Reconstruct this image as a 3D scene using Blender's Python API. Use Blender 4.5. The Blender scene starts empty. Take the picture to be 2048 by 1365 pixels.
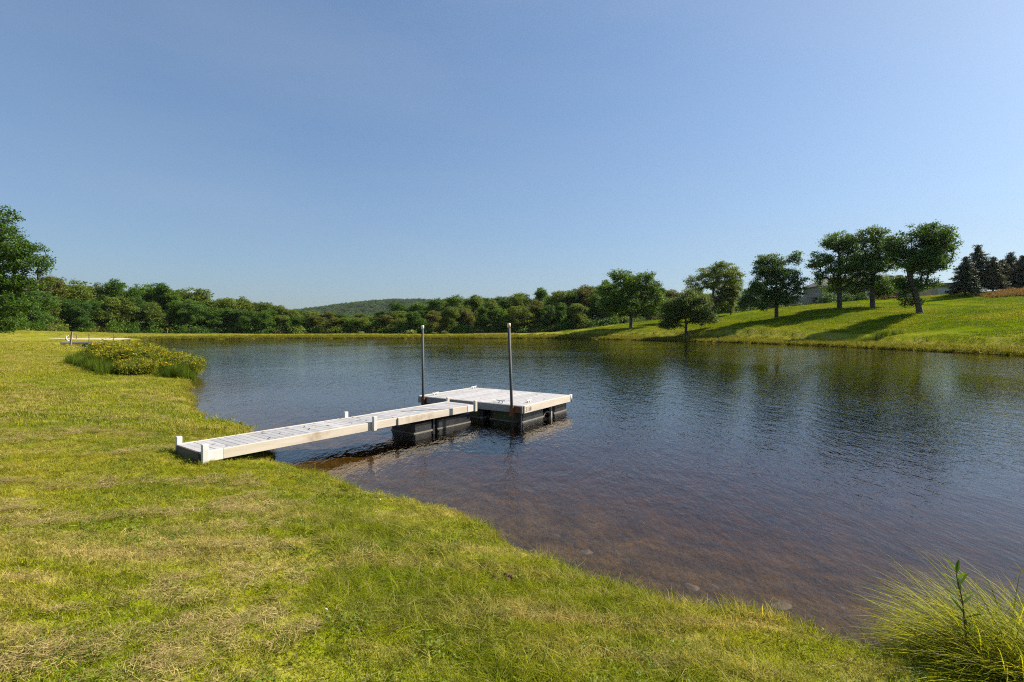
import bpy, math, random
import numpy as np
from mathutils import Vector, Matrix

scene = bpy.context.scene
COL = scene.collection
rad = math.radians

# ------------------------------------------------------------------ camera
CAM_H = 2.18
cam_data = bpy.data.cameras.new("camera")
cam_data.sensor_width = 36.0
cam_data.lens = 18.0
cam_data.shift_y = -24.5 / 2048
cam_data.clip_start = 0.05
cam_data.clip_end = 6000
cam = bpy.data.objects.new("camera", cam_data)
cam.location = (0, 0, CAM_H)
cam.rotation_euler = (rad(90), 0, 0)
COL.objects.link(cam)
scene.camera = cam

# ------------------------------------------------------------------ sky and sun
SUN_AZ, SUN_EL = 20.0, 38.0            # degrees from +X towards +Y, and above the horizon
world = bpy.data.worlds.new("World")
scene.world = world
world.use_nodes = True
wn, wl = world.node_tree.nodes, world.node_tree.links
sky = wn.new("ShaderNodeTexSky")
sky.sky_type = 'NISHITA'
sky.sun_disc = False
sky.sun_elevation = rad(SUN_EL)
sky.sun_rotation = rad(90 - SUN_AZ)
sky.altitude = 300
sky.air_density = 1.2
sky.dust_density = 1.7
sky.ozone_density = 3.0
balance = wn.new("ShaderNodeMix")           # white balance of the whole sky
balance.data_type = 'RGBA'; balance.blend_type = 'MULTIPLY'; balance.inputs[0].default_value = 1.0
balance.inputs[7].default_value = (0.645, 0.81, 1.0, 1)
soft = wn.new("ShaderNodeGamma"); soft.inputs[1].default_value = 0.7      # tone curve of the whole sky
wl.new(sky.outputs[0], soft.inputs[0])
wl.new(soft.outputs[0], balance.inputs[6])
# thin streaks of high haze all over the sky
wtc = wn.new("ShaderNodeTexCoord")
wmap = wn.new("ShaderNodeMapping"); wmap.inputs["Scale"].default_value = (1.1, 1.1, 4.5); wmap.inputs["Rotation"].default_value = (0.25, 0.45, 0.4)
wl.new(wtc.outputs["Generated"], wmap.inputs[0])
wno = wn.new("ShaderNodeTexNoise"); wno.inputs["Scale"].default_value = 1.6; wno.inputs["Detail"].default_value = 5; wno.inputs["Roughness"].default_value = 0.5
wl.new(wmap.outputs[0], wno.inputs["Vector"])
wmr = wn.new("ShaderNodeMapRange"); wmr.inputs[1].default_value = 0.35; wmr.inputs[2].default_value = 0.75; wmr.inputs[3].default_value = 0.0; wmr.inputs[4].default_value = 0.2
wl.new(wno.outputs["Fac"], wmr.inputs[0])
veil = wn.new("ShaderNodeMix"); veil.data_type = 'RGBA'
wl.new(wmr.outputs[0], veil.inputs[0]); wl.new(balance.outputs[2], veil.inputs[6]); veil.inputs[7].default_value = (2.05, 2.35, 2.95, 1)
wl.new(veil.outputs[2], wn["Background"].inputs[0])
wn["Background"].inputs[1].default_value = 0.108
sun_data = bpy.data.lights.new("sun", 'SUN')
sun_data.energy = 5.0
sun_data.angle = rad(0.6)
sun_data.color = (1.0, 0.9, 0.74)
sun = bpy.data.objects.new("sun", sun_data)
sd = Vector((math.cos(rad(SUN_AZ)) * math.cos(rad(SUN_EL)), math.sin(rad(SUN_AZ)) * math.cos(rad(SUN_EL)), math.sin(rad(SUN_EL))))
sun.rotation_euler = (-sd).to_track_quat('-Z', 'Y').to_euler()
sun.location = (60, 10, 60)
COL.objects.link(sun)
scene.view_settings.view_transform = 'Standard'
scene.view_settings.look = 'None'
scene.view_settings.exposure = 1.0
scene.view_settings.gamma = 1.0
scene.cycles.use_denoising = False
scene.cycles.filter_width = 1.15
scene.cycles.max_bounces = 8
scene.cycles.transparent_max_bounces = 12
scene.cycles.caustics_reflective = False
scene.cycles.caustics_refractive = False

# ------------------------------------------------------------------ helpers
def at(px, py, d):
    """a world point from its bearing in the photograph and its distance d in metres"""
    return ((px - 1024) / 1024 * d, d, CAM_H + (658 - py) / 1024 * d)

def on_plane(px, py, z=0.0):
    d = (CAM_H - z) * 1024 / (py - 658)
    return ((px - 1024) / 1024 * d, d)

def mesh_np(name, V, F, mat=None, smooth=False, mat_idx=None):
    V = np.asarray(V, np.float32); F = np.asarray(F, np.int32)
    me = bpy.data.meshes.new(name)
    nf, k = F.shape
    me.vertices.add(len(V)); me.vertices.foreach_set("co", V.ravel())
    me.loops.add(nf * k); me.loops.foreach_set("vertex_index", F.ravel())
    me.polygons.add(nf)
    me.polygons.foreach_set("loop_start", np.arange(0, nf * k, k, dtype=np.int32))
    me.polygons.foreach_set("loop_total", np.full(nf, k, np.int32))
    me.polygons.foreach_set("use_smooth", np.full(nf, smooth, bool))
    if mat is not None:
        for m in (mat if isinstance(mat, (list, tuple)) else [mat]): me.materials.append(m)
    if mat_idx is not None: me.polygons.foreach_set("material_index", np.asarray(mat_idx, np.int32))
    me.update(calc_edges=True)
    me.validate()
    return me

def link(name, me, parent=None, loc=(0, 0, 0), rot=(0, 0, 0)):
    o = bpy.data.objects.new(name, me)
    o.location = loc; o.rotation_euler = rot
    COL.objects.link(o)
    if parent is not None: o.parent = parent
    return o

def tag(o, label, cat, group=None, kind=None):
    o["label"] = label
    o["category"] = cat
    if group: o["group"] = group
    if kind: o["kind"] = kind
    return o

def thing(name, label, cat, loc=(0, 0, 0), rot=(0, 0, 0), group=None):
    return tag(link(name, None, None, loc, rot), label, cat, group)

class MB:
    """collects boxes, tubes and prisms into ONE mesh of quads"""
    def __init__(s): s.V, s.F = [], []
    def _add(s, v, f):
        n = len(s.V); s.V += [tuple(p) for p in v]; s.F += [[n + i for i in q] for q in f]
    def box(s, c, d, M=None, taper=1.0):
        x, y, z = d[0] / 2, d[1] / 2, d[2] / 2
        v = [Vector((a * x * (taper if e > 0 else 1), b * y * (taper if e > 0 else 1), e * z)) for e in (-1, 1) for a, b in ((-1, -1), (1, -1), (1, 1), (-1, 1))]
        if M is not None: v = [M @ p for p in v]
        v = [p + Vector(c) for p in v]
        s._add(v, [(3, 2, 1, 0), (4, 5, 6, 7), (0, 1, 5, 4), (1, 2, 6, 5), (2, 3, 7, 6), (3, 0, 4, 7)])
        return s
    def tube(s, pts, r, n=10, cap=True):
        pts = [Vector(p) for p in pts]
        rr = r if isinstance(r, (list, tuple)) else [r] * len(pts)
        rings = []
        for i, p in enumerate(pts):
            t = (pts[min(i + 1, len(pts) - 1)] - pts[max(i - 1, 0)]).normalized()
            a = t.orthogonal().normalized() if i == 0 else (a - t * a.dot(t)).normalized()
            b = t.cross(a)
            rings.append([p + (a * math.cos(2 * math.pi * k / n) + b * math.sin(2 * math.pi * k / n)) * rr[i] for k in range(n)])
        v = [q for ring in rings for q in ring]
        f = [(i * n + k, i * n + (k + 1) % n, (i + 1) * n + (k + 1) % n, (i + 1) * n + k) for i in range(len(pts) - 1) for k in range(n)]
        if cap:
            v += [pts[0], pts[-1]]; c0 = len(v) - 2; c1 = c0 + 1; m = (len(pts) - 1) * n
            f += [(c0, (k + 1) % n, k) for k in range(n)] + [(c1, m + k, m + (k + 1) % n) for k in range(n)]
        s._add(v, f); return s
    def prism(s, poly, y0, y1):
        n = len(poly)
        v = [(x, y0, z) for x, z in poly] + [(x, y1, z) for x, z in poly]
        f = [tuple(range(n)), tuple(range(2 * n - 1, n - 1, -1))] + [(i, i + n, (i + 1) % n + n, (i + 1) % n) for i in range(n)]
        s._add(v, f); return s
    def mesh(s, name, mat, smooth=False, bevel=0):
        me = bpy.data.meshes.new(name); me.from_pydata([tuple(p) for p in s.V], [], s.F); me.materials.append(mat)
        if bevel:
            import bmesh
            bm = bmesh.new(); bm.from_mesh(me)
            bmesh.ops.bevel(bm, geom=bm.edges[:], offset=bevel, segments=1, affect='EDGES')
            bm.to_mesh(me); bm.free()
        if smooth: me.polygons.foreach_set("use_smooth", [True] * len(me.polygons))
        me.update(); return me
    def build(s, name, mat, parent=None, smooth=False, bevel=0, loc=(0, 0, 0), rot=(0, 0, 0)):
        return link(name, s.mesh(name, mat, smooth, bevel), parent, loc, rot)

def hash2(ix, iy, seed):
    h = (ix.astype(np.int64) * 374761393 + iy.astype(np.int64) * 668265263 + seed * 974711) & 0x7fffffff
    h = ((h ^ (h >> 13)) * 1274126177) & 0x7fffffff
    return ((h ^ (h >> 16)) & 0xffff) / 65535.0

def vnoise(x, y, seed=0):
    ix, iy = np.floor(x), np.floor(y)
    fx, fy = x - ix, y - iy
    fx = fx * fx * (3 - 2 * fx); fy = fy * fy * (3 - 2 * fy)
    a, b = hash2(ix, iy, seed), hash2(ix + 1, iy, seed)
    c, d = hash2(ix, iy + 1, seed), hash2(ix + 1, iy + 1, seed)
    return (a + (b - a) * fx) * (1 - fy) + (c + (d - c) * fx) * fy

def fbm(x, y, seed=0, octs=3):
    s, a, t = 0, 1.0, 0
    for k in range(octs):
        s = s + a * vnoise(x * 2 ** k, y * 2 ** k, seed + k * 17); t += a; a *= 0.5
    return s / t

def sstep(a, b, x):
    t = np.clip((x - a) / (b - a), 0, 1)
    return t * t * (3 - 2 * t)

# ------------------------------------------------------------------ materials
def new_mat(name):
    m = bpy.data.materials.new(name); m.use_nodes = True
    nt = m.node_tree
    return m, nt.nodes, nt.links, nt.nodes["Principled BSDF"], nt.nodes["Material Output"]

def rampnode(N, L, src, stops, interp='LINEAR'):
    r = N.new("ShaderNodeValToRGB"); r.color_ramp.interpolation = interp
    while len(r.color_ramp.elements) > 1: r.color_ramp.elements.remove(r.color_ramp.elements[0])
    r.color_ramp.elements[0].position = stops[0][0]; r.color_ramp.elements[0].color = (*stops[0][1], 1)
    for p, c in stops[1:]:
        e = r.color_ramp.elements.new(p); e.color = (*c, 1)
    L.new(src, r.inputs[0]); return r.outputs[0]

def noisenode(N, L, vec, scale, detail=4, rough=0.55, dist=0.0):
    n = N.new("ShaderNodeTexNoise"); n.inputs["Scale"].default_value = scale
    n.inputs["Detail"].default_value = detail; n.inputs["Roughness"].default_value = rough
    n.inputs["Distortion"].default_value = dist
    if vec is not None: L.new(vec, n.inputs["Vector"])
    return n.outputs["Fac"]

def mapnode(N, L, vec, scale=(1, 1, 1), rot=(0, 0, 0), loc=(0, 0, 0)):
    m = N.new("ShaderNodeMapping"); m.inputs["Scale"].default_value = scale
    m.inputs["Rotation"].default_value = rot; m.inputs["Location"].default_value = loc
    L.new(vec, m.inputs["Vector"]); return m.outputs[0]

def mixc(N, L, fac, a, b, mode='MIX'):
    m = N.new("ShaderNodeMix"); m.data_type = 'RGBA'; m.blend_type = mode
    for s, v in ((m.inputs[0], fac), (m.inputs[6], a), (m.inputs[7], b)):
        if hasattr(v, "links"): L.new(v, s)
        elif isinstance(v, (tuple, list)): s.default_value = (*v, 1) if len(v) == 3 else v
        else: s.default_value = v
    return m.outputs[2]

def mathn(N, L, op, a, b=0.0, clamp=False):
    m = N.new("ShaderNodeMath"); m.operation = op; m.use_clamp = clamp
    for s, v in ((m.inputs[0], a), (m.inputs[1], b)):
        if hasattr(v, "links"): L.new(v, s)
        else: s.default_value = v
    return m.outputs[0]

def simple_mat(name, c1, c2=None, scale=6.0, rough=0.7, bump=0.0, stretch=(1, 1, 1), metallic=0.0, spec=0.4, stain=None):
    m, N, L, B, O = new_mat(name)
    tc = N.new("ShaderNodeTexCoord")
    v = mapnode(N, L, tc.outputs["Object"], stretch)
    f = noisenode(N, L, v, scale, 6, 0.6)
    col = rampnode(N, L, f, [(0.3, c1), (0.7, c2 or c1)])
    if stain:
        f2 = noisenode(N, L, tc.outputs["Object"], scale * 0.35, 5, 0.7)
        k = rampnode(N, L, f2, [(stain[1], (0, 0, 0)), (stain[1] + 0.12, (1, 1, 1))])
        col = mixc(N, L, k, col, stain[0])
    L.new(col, B.inputs["Base Color"])
    B.inputs["Roughness"].default_value = rough
    B.inputs["Metallic"].default_value = metallic
    B.inputs["Specular IOR Level"].default_value = spec
    if bump:
        b = N.new("ShaderNodeBump"); b.inputs["Strength"].default_value = bump; b.inputs["Distance"].default_value = 0.02
        L.new(f, b.inputs["Height"]); L.new(b.outputs[0], B.inputs["Normal"])
    return m

def leaf_mat(name, stops, trans=0.35, scale=0.25, objrand=0.35, gloss=0.25):
    """leaf colour by clump noise and by the single leaf; lets light through"""
    m, N, L, B, O = new_mat(name)
    geo = N.new("ShaderNodeNewGeometry"); oi = N.new("ShaderNodeObjectInfo")
    f = noisenode(N, L, geo.outputs["Position"], scale, 3, 0.6)
    a = mathn(N, L, 'MULTIPLY', geo.outputs["Random Per Island"], 0.5)
    b = mathn(N, L, 'MULTIPLY', oi.outputs["Random"], objrand)
    s = mathn(N, L, 'ADD', mathn(N, L, 'ADD', a, b), mathn(N, L, 'MULTIPLY', f, 0.6))
    s = mathn(N, L, 'DIVIDE', s, 1.1 + objrand)
    col = rampnode(N, L, s, stops)
    L.new(col, B.inputs["Base Color"])
    B.inputs["Roughness"].default_value = 0.55
    B.inputs["Specular IOR Level"].default_value = gloss
    t = N.new("ShaderNodeBsdfTranslucent")
    tcol = mixc(N, L, 1.0, col, (1.25, 1.2, 0.5, 1), 'MULTIPLY')
    L.new(tcol, t.inputs[0])
    mx = N.new("ShaderNodeMixShader"); mx.inputs[0].default_value = trans
    L.new(B.outputs[0], mx.inputs[1]); L.new(t.outputs[0], mx.inputs[2])
    L.new(mx.outputs[0], O.inputs["Surface"])
    return m

M = {}
M["leaf_oak"] = leaf_mat("leaf_oak", [(0.2, (0.037, 0.089, 0.010)), (0.5, (0.076, 0.155, 0.016)), (0.8, (0.143, 0.232, 0.022))])
M["leaf_olive"] = leaf_mat("leaf_olive", [(0.2, (0.069, 0.109, 0.015)), (0.5, (0.130, 0.182, 0.025)), (0.8, (0.206, 0.266, 0.041))])
M["leaf_brown"] = leaf_mat("leaf_brown", [(0.2, (0.090, 0.098, 0.021)), (0.5, (0.147, 0.157, 0.032)), (0.8, (0.215, 0.227, 0.047))])
M["leaf_deep"] = leaf_mat("leaf_deep", [(0.2, (0.031, 0.081, 0.015)), (0.5, (0.066, 0.140, 0.024)), (0.8, (0.127, 0.220, 0.035))])
M["leaf_hill"] = leaf_mat("leaf_hill", [(0.2, (0.023, 0.062, 0.016)), (0.5, (0.042, 0.098, 0.026)), (0.8, (0.078, 0.137, 0.034))], scale=0.02, objrand=0.9)
M["leaf_shrub"] = leaf_mat("leaf_shrub", [(0.2, (0.095, 0.125, 0.008)), (0.5, (0.190, 0.215, 0.012)), (0.8, (0.320, 0.310, 0.018))], scale=1.5)
M["flower_yellow"] = leaf_mat("flower_yellow", [(0.2, (0.32, 0.24, 0.005)), (0.5, (0.52, 0.36, 0.007)), (0.8, (0.64, 0.47, 0.010))], scale=1.5, trans=0.2)
M["flower_white"] = leaf_mat("flower_white", [(0.2, (0.42, 0.42, 0.33)), (0.8, (0.68, 0.66, 0.56))], scale=1.0, trans=0.2)
M["leaf_purple"] = leaf_mat("leaf_purple", [(0.2, (0.045, 0.008, 0.020)), (0.8, (0.140, 0.022, 0.060))], scale=1.0)
M["needle"] = leaf_mat("needle", [(0.2, (0.020, 0.041, 0.021)), (0.5, (0.043, 0.072, 0.035)), (0.8, (0.075, 0.113, 0.052))], trans=0.15)
M["needle_brown"] = leaf_mat("needle_brown", [(0.2, (0.044, 0.049, 0.026)), (0.5, (0.081, 0.073, 0.039)), (0.8, (0.078, 0.096, 0.044))], trans=0.15)
M["bark"] = simple_mat("bark", (0.042, 0.034, 0.026), (0.105, 0.090, 0.072), 3.0, 0.9, 0.6, (3, 3, 0.6))
M["bark_pale"] = simple_mat("bark_pale", (0.16, 0.14, 0.11), (0.32, 0.29, 0.24), 3.0, 0.9, 0.4, (3, 3, 0.6))

def lawn_group():
    """lawn colour from the place on the lawn: lush, yellow and straw patches, with hay lying in swaths"""
    g = bpy.data.node_groups.new("lawn_colour", 'ShaderNodeTree')
    g.interface.new_socket("Color", in_out='OUTPUT', socket_type='NodeSocketColor')
    N, L = g.nodes, g.links
    out = N.new("NodeGroupOutput")
    geo = N.new("ShaderNodeNewGeometry")
    flat = mapnode(N, L, geo.outputs["Position"], (1, 1, 0))
    n1 = noisenode(N, L, flat, 0.9, 5, 0.6)
    n2 = noisenode(N, L, flat, 0.13, 4, 0.6)
    n3 = noisenode(N, L, flat, 7.0, 4, 0.65)
    c = rampnode(N, L, n1, [(0.28, (0.080, 0.145, 0.006)), (0.46, (0.190, 0.250, 0.008)), (0.60, (0.310, 0.330, 0.014)), (0.72, (0.440, 0.395, 0.060))])
    c2 = rampnode(N, L, n2, [(0.35, (0.160, 0.230, 0.006)), (0.62, (0.400, 0.335, 0.030))])
    c = mixc(N, L, 0.45, c, c2)
    sw = mapnode(N, L, flat, (0.38, 2.3, 1), (0, 0, rad(-34)))
    n4 = noisenode(N, L, sw, 1.5, 5, 0.62, 0.8)
    k = rampnode(N, L, n4, [(0.47, (0, 0, 0)), (0.60, (1, 1, 1))])
    n5 = noisenode(N, L, flat, 0.22, 2, 0.5)
    k2 = rampnode(N, L, n5, [(0.40, (0.2, 0.2, 0.2)), (0.60, (0.95, 0.95, 0.95))])
    kk = mathn(N, L, 'MULTIPLY', k, k2)
    c = mixc(N, L, kk, c, (0.460, 0.365, 0.145))
    c3 = rampnode(N, L, n3, [(0.30, (0.62, 0.66, 0.6)), (0.70, (1.25, 1.2, 1.2))])
    c = mixc(N, L, 1.0, c, c3, 'MULTIPLY')
    L.new(c, out.inputs[0])
    return g
LAWN = lawn_group()

def blade_mat(name, tint=(1, 1, 1), trans=0.4, straw=0.15, own=None, nscale=0.6, nw=0.5):
    m, N, L, B, O = new_mat(name)
    geo = N.new("ShaderNodeNewGeometry")
    if own is None:
        g = N.new("ShaderNodeGroup"); g.node_tree = LAWN; col = g.outputs[0]
    else:
        f = noisenode(N, L, geo.outputs["Position"], nscale, 4)
        s = mathn(N, L, 'ADD', mathn(N, L, 'MULTIPLY', geo.outputs["Random Per Island"], 1 - nw), mathn(N, L, 'MULTIPLY', f, nw))
        col = rampnode(N, L, s, own)
    col = mixc(N, L, 1.0, col, (*tint, 1), 'MULTIPLY')
    r = rampnode(N, L, geo.outputs["Random Per Island"], [(0.0, (0.55, 0.58, 0.55)), (0.5, (1.05, 1.05, 1.05)), (1.0, (1.7, 1.6, 1.6))])
    col = mixc(N, L, 1.0, col, r, 'MULTIPLY')
    if straw:
        k = mathn(N, L, 'GREATER_THAN', geo.outputs["Random Per Island"], 1 - straw)
        col = mixc(N, L, k, col, (0.42, 0.36, 0.15))
    L.new(col, B.inputs["Base Color"])
    B.inputs["Roughness"].default_value = 0.6; B.inputs["Specular IOR Level"].default_value = 0.04
    t = N.new("ShaderNodeBsdfTranslucent"); L.new(mixc(N, L, 1.0, col, (1.2, 1.15, 0.6, 1), 'MULTIPLY'), t.inputs[0])
    mx = N.new("ShaderNodeMixShader"); mx.inputs[0].default_value = trans
    L.new(B.outputs[0], mx.inputs[1]); L.new(t.outputs[0], mx.inputs[2]); L.new(mx.outputs[0], O.inputs["Surface"])
    return m
M["blade"] = blade_mat("blade", straw=0.13)
M["blade_hay"] = blade_mat("blade_hay", own=[(0.2, (0.17, 0.13, 0.045)), (0.6, (0.33, 0.265, 0.105)), (0.9, (0.46, 0.385, 0.18))], straw=0, trans=0.2)
M["blade_bank"] = blade_mat("blade_bank", own=[(0.25, (0.080, 0.105, 0.008)), (0.5, (0.160, 0.175, 0.012)), (0.75, (0.26, 0.215, 0.035))], straw=0.09)
M["blade_reed"] = blade_mat("blade_reed", own=[(0.25, (0.045, 0.085, 0.010)), (0.5, (0.085, 0.135, 0.014)), (0.8, (0.14, 0.18, 0.025))], straw=0.03)
M["blade_sedge"] = blade_mat("blade_sedge", own=[(0.2, (0.080, 0.120, 0.004)), (0.5, (0.220, 0.250, 0.006)), (0.8, (0.40, 0.38, 0.016))], straw=0.06)
M["blade_rust"] = blade_mat("blade_rust", own=[(0.2, (0.14, 0.075, 0.028)), (0.6, (0.24, 0.135, 0.055)), (0.9, (0.30, 0.19, 0.085))], straw=0.1, trans=0.25)

def ground_mat():
    m, N, L, B, O = new_mat("ground")
    g = N.new("ShaderNodeGroup"); g.node_tree = LAWN
    geo = N.new("ShaderNodeNewGeometry")
    a = N.new("ShaderNodeAttribute"); a.attribute_name = "shore"          # metres from the water's edge
    w = N.new("ShaderNodeAttribute"); w.attribute_name = "wood"           # under the trees
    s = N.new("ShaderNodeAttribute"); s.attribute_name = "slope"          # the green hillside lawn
    flat = mapnode(N, L, geo.outputs["Position"], (1, 1, 0))
    nb = noisenode(N, L, flat, 2.2, 6, 0.65)
    nb2 = noisenode(N, L, flat, 14.0, 4, 0.7)
    bed = rampnode(N, L, nb, [(0.30, (0.024, 0.016, 0.004)), (0.50, (0.064, 0.042, 0.010)), (0.72, (0.130, 0.086, 0.024))])
    bed = mixc(N, L, 0.35, bed, rampnode(N, L, nb2, [(0.35, (0.028, 0.018, 0.006)), (0.7, (0.11, 0.070, 0.022))]))
    hs = noisenode(N, L, mapnode(N, L, flat, (0.5, 1.6, 1), (0, 0, rad(20))), 0.35, 5, 0.65)
    hn = noisenode(N, L, flat, 2.6, 5, 0.7)
    hill = rampnode(N, L, hs, [(0.32, (0.060, 0.110, 0.003)), (0.50, (0.115, 0.165, 0.004)), (0.68, (0.200, 0.205, 0.010))])
    hill = mixc(N, L, 1.0, hill, rampnode(N, L, hn, [(0.3, (0.6, 0.65, 0.6)), (0.7, (1.3, 1.25, 1.2))]), 'MULTIPLY')
    lawn = mixc(N, L, 1.0, g.outputs[0], (0.80, 0.80, 0.85, 1), 'MULTIPLY')
    lawn = mixc(N, L, s.outputs["Fac"], lawn, hill)
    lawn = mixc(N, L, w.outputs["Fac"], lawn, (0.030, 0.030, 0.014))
    edge = N.new("ShaderNodeMapRange"); edge.inputs[1].default_value = 0.03; edge.inputs[2].default_value = 0.16
    L.new(a.outputs["Fac"], edge.inputs[0])
    col = mixc(N, L, edge.outputs[0], bed, lawn)
    L.new(col, B.inputs["Base Color"]); B.inputs["Roughness"].default_value = 1.0; B.inputs["Specular IOR Level"].default_value = 0.0
    b = N.new("ShaderNodeBump"); b.inputs["Strength"].default_value = 0.7; b.inputs["Distance"].default_value = 0.12
    hh = mathn(N, L, 'ADD', noisenode(N, L, flat, 9.0, 5, 0.7), mathn(N, L, 'MULTIPLY', hn, 1.5))
    L.new(hh, b.inputs["Height"]); L.new(b.outputs[0], B.inputs["Normal"])
    return m
M["ground"] = ground_mat()
M["sand"] = simple_mat("sand", (.42, .34, .24), (.54, .45, .33), 0.8, 0.95, 0.3)

def water_mat():
    m, N, L, B, O = new_mat("pond_water")
    N.remove(B)
    geo = N.new("ShaderNodeNewGeometry")
    P = geo.outputs["Position"]
    def waves(rotz, sx, sy, scale, detail, dist):
        v = mapnode(N, L, P, (sx, sy, 1), (0, 0, rad(rotz)))
        return noisenode(N, L, v, scale, detail, 0.5, dist)
    w1 = waves(-22, 1.0, 0.34, 11.0, 2, 0.5)       # wind ripples, crests along the pond
    w2 = waves(24, 1.0, 0.45, 19.0, 2, 0.4)
    w3 = waves(-50, 1.0, 0.55, 3.2, 3, 0.5)
    w4 = waves(0, 1.0, 1.0, 0.06, 2, 0.5)          # calm and ruffled areas
    w5 = waves(8, 1.0, 0.5, 1.4, 3, 0.6)           # longer wavelets further out
    h = mathn(N, L, 'ADD', mathn(N, L, 'MULTIPLY', w1, 1.0), mathn(N, L, 'MULTIPLY', w2, 0.65))
    h = mathn(N, L, 'ADD', h, mathn(N, L, 'MULTIPLY', w3, 1.7))
    h = mathn(N, L, 'ADD', h, mathn(N, L, 'MULTIPLY', w5, 2.2))
    amp = N.new("ShaderNodeMapRange"); amp.inputs[1].default_value = 0.35; amp.inputs[2].default_value = 0.65
    amp.inputs[3].default_value = 0.45; amp.inputs[4].default_value = 1.35
    L.new(w4, amp.inputs[0])
    h = mathn(N, L, 'MULTIPLY', h, amp.outputs[0])
    b = N.new("ShaderNodeBump"); b.inputs["Strength"].default_value = 1.0; b.inputs["Distance"].default_value = 0.0085
    L.new(h, b.inputs["Height"])
    fr = N.new("ShaderNodeFresnel"); fr.inputs[0].default_value = 1.333; L.new(b.outputs[0], fr.inputs["Normal"])
    gl = N.new("ShaderNodeBsdfGlossy"); gl.inputs["Roughness"].default_value = 0.04
    gl.inputs["Color"].default_value = (1, 1, 1, 1); L.new(b.outputs[0], gl.inputs["Normal"])
    tr = N.new("ShaderNodeBsdfTransparent"); tr.inputs[0].default_value = (0.97, 0.95, 0.92, 1)
    mx = N.new("ShaderNodeMixShader")
    front = mathn(N, L, 'SUBTRACT', 1.0, geo.outputs["Backfacing"])      # light passes out from below almost unhindered
    L.new(mathn(N, L, 'MULTIPLY', fr.outputs[0], front), mx.inputs[0]); L.new(tr.outputs[0], mx.inputs[1]); L.new(gl.outputs[0], mx.inputs[2])
    L.new(mx.outputs[0], O.inputs["Surface"])
    ab = N.new("ShaderNodeVolumeAbsorption"); ab.inputs["Color"].default_value = (0.74, 0.56, 0.20, 1); ab.inputs["Density"].default_value = 0.85
    L.new(ab.outputs[0], O.inputs["Volume"])
    return m
M["water"] = water_mat()

# ------------------------------------------------------------------ lie of the land
SHORE_PX = [(1790, 1300), (1690, 1282), (1600, 1258), (1500, 1228), (1400, 1213), (1300, 1200), (1190, 1165), (1130, 1135), (1060, 1098), (980, 1060),
            (880, 1015), (820, 998), (760, 990), (690, 972), (620, 945), (575, 930), (535, 905), (512, 880), (500, 862), (470, 849), (430, 841),
            (392, 828), (384, 810), (380, 792), (362, 778), (380, 770)]
shore = [(9, -4), (5.6, 1.0), (3.9, 2.55)] + [on_plane(x, y, 0.06) for x, y in SHORE_PX]
shore += [(-15.2, 23.6), (-19.4, 29), (-25, 36), (-32, 44), (-40, 50.5), (-47, 56), (-54, 61.5), (-60, 66), (-63, 71), (-62, 77), (-65, 81)]
shore += [on_plane(x, y) for x, y in [(235, 682.3), (300, 680), (400, 679), (550, 677.6), (700, 677.2), (850, 677.2), (1024, 677.3), (1110, 677.8), (1200, 679),
          (1300, 681.5), (1400, 684), (1500, 687), (1600, 691), (1700, 695.5), (1850, 703), (1960, 708), (2048, 712.5)]]
shore += [(41, 33), (38, 20), (32, 9), (24, 1), (15, -4)]
SH = np.array(shore, float)
def densify(P, step=0.25):
    out = []
    n = len(P)
    for i in range(n):
        p0, p1, p2, p3 = P[i - 1], P[i], P[(i + 1) % n], P[(i + 2) % n]
        L_ = np.linalg.norm(p2 - p1); k = max(2, min(10, int(L_ / step)))
        for t in np.linspace(0, 1, k, endpoint=False):
            c = 0.5 * ((2 * p1) + (-p0 + p2) * t + (2 * p0 - 5 * p1 + 4 * p2 - p3) * t ** 2 + (-p0 + 3 * p1 - 3 * p2 + p3) * t ** 3)
            out.append(c * 0.6 + (p1 + (p2 - p1) * t) * 0.4)
    return np.array(out)
SP = densify(SH)

def shore_dist(x, y):
    """metres from the water's edge, positive on land"""
    x = np.asarray(x, float).ravel(); y = np.asarray(y, float).ravel()
    A = SP; Bp = np.roll(SP, -1, 0); AB = Bp - A; LL = (AB ** 2).sum(1) + 1e-12
    out = np.empty(len(x))
    for s in range(0, len(x), 6000):
        X = x[s:s + 6000, None]; Y = y[s:s + 6000, None]
        t = np.clip(((X - A[:, 0]) * AB[:, 0] + (Y - A[:, 1]) * AB[:, 1]) / LL, 0, 1)
        d2 = (X - A[:, 0] - t * AB[:, 0]) ** 2 + (Y - A[:, 1] - t * AB[:, 1]) ** 2
        cond = (A[:, 1] > Y) != (Bp[:, 1] > Y)
        xi = A[:, 0] + (Y - A[:, 1]) / np.where(AB[:, 1] == 0, 1e-9, AB[:, 1]) * AB[:, 0]
        ins = (np.logical_and(cond, X < xi).sum(1) % 2) == 1
        out[s:s + 6000] = np.sqrt(d2.min(1)) * np.where(ins, -1, 1)
    return out

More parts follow.
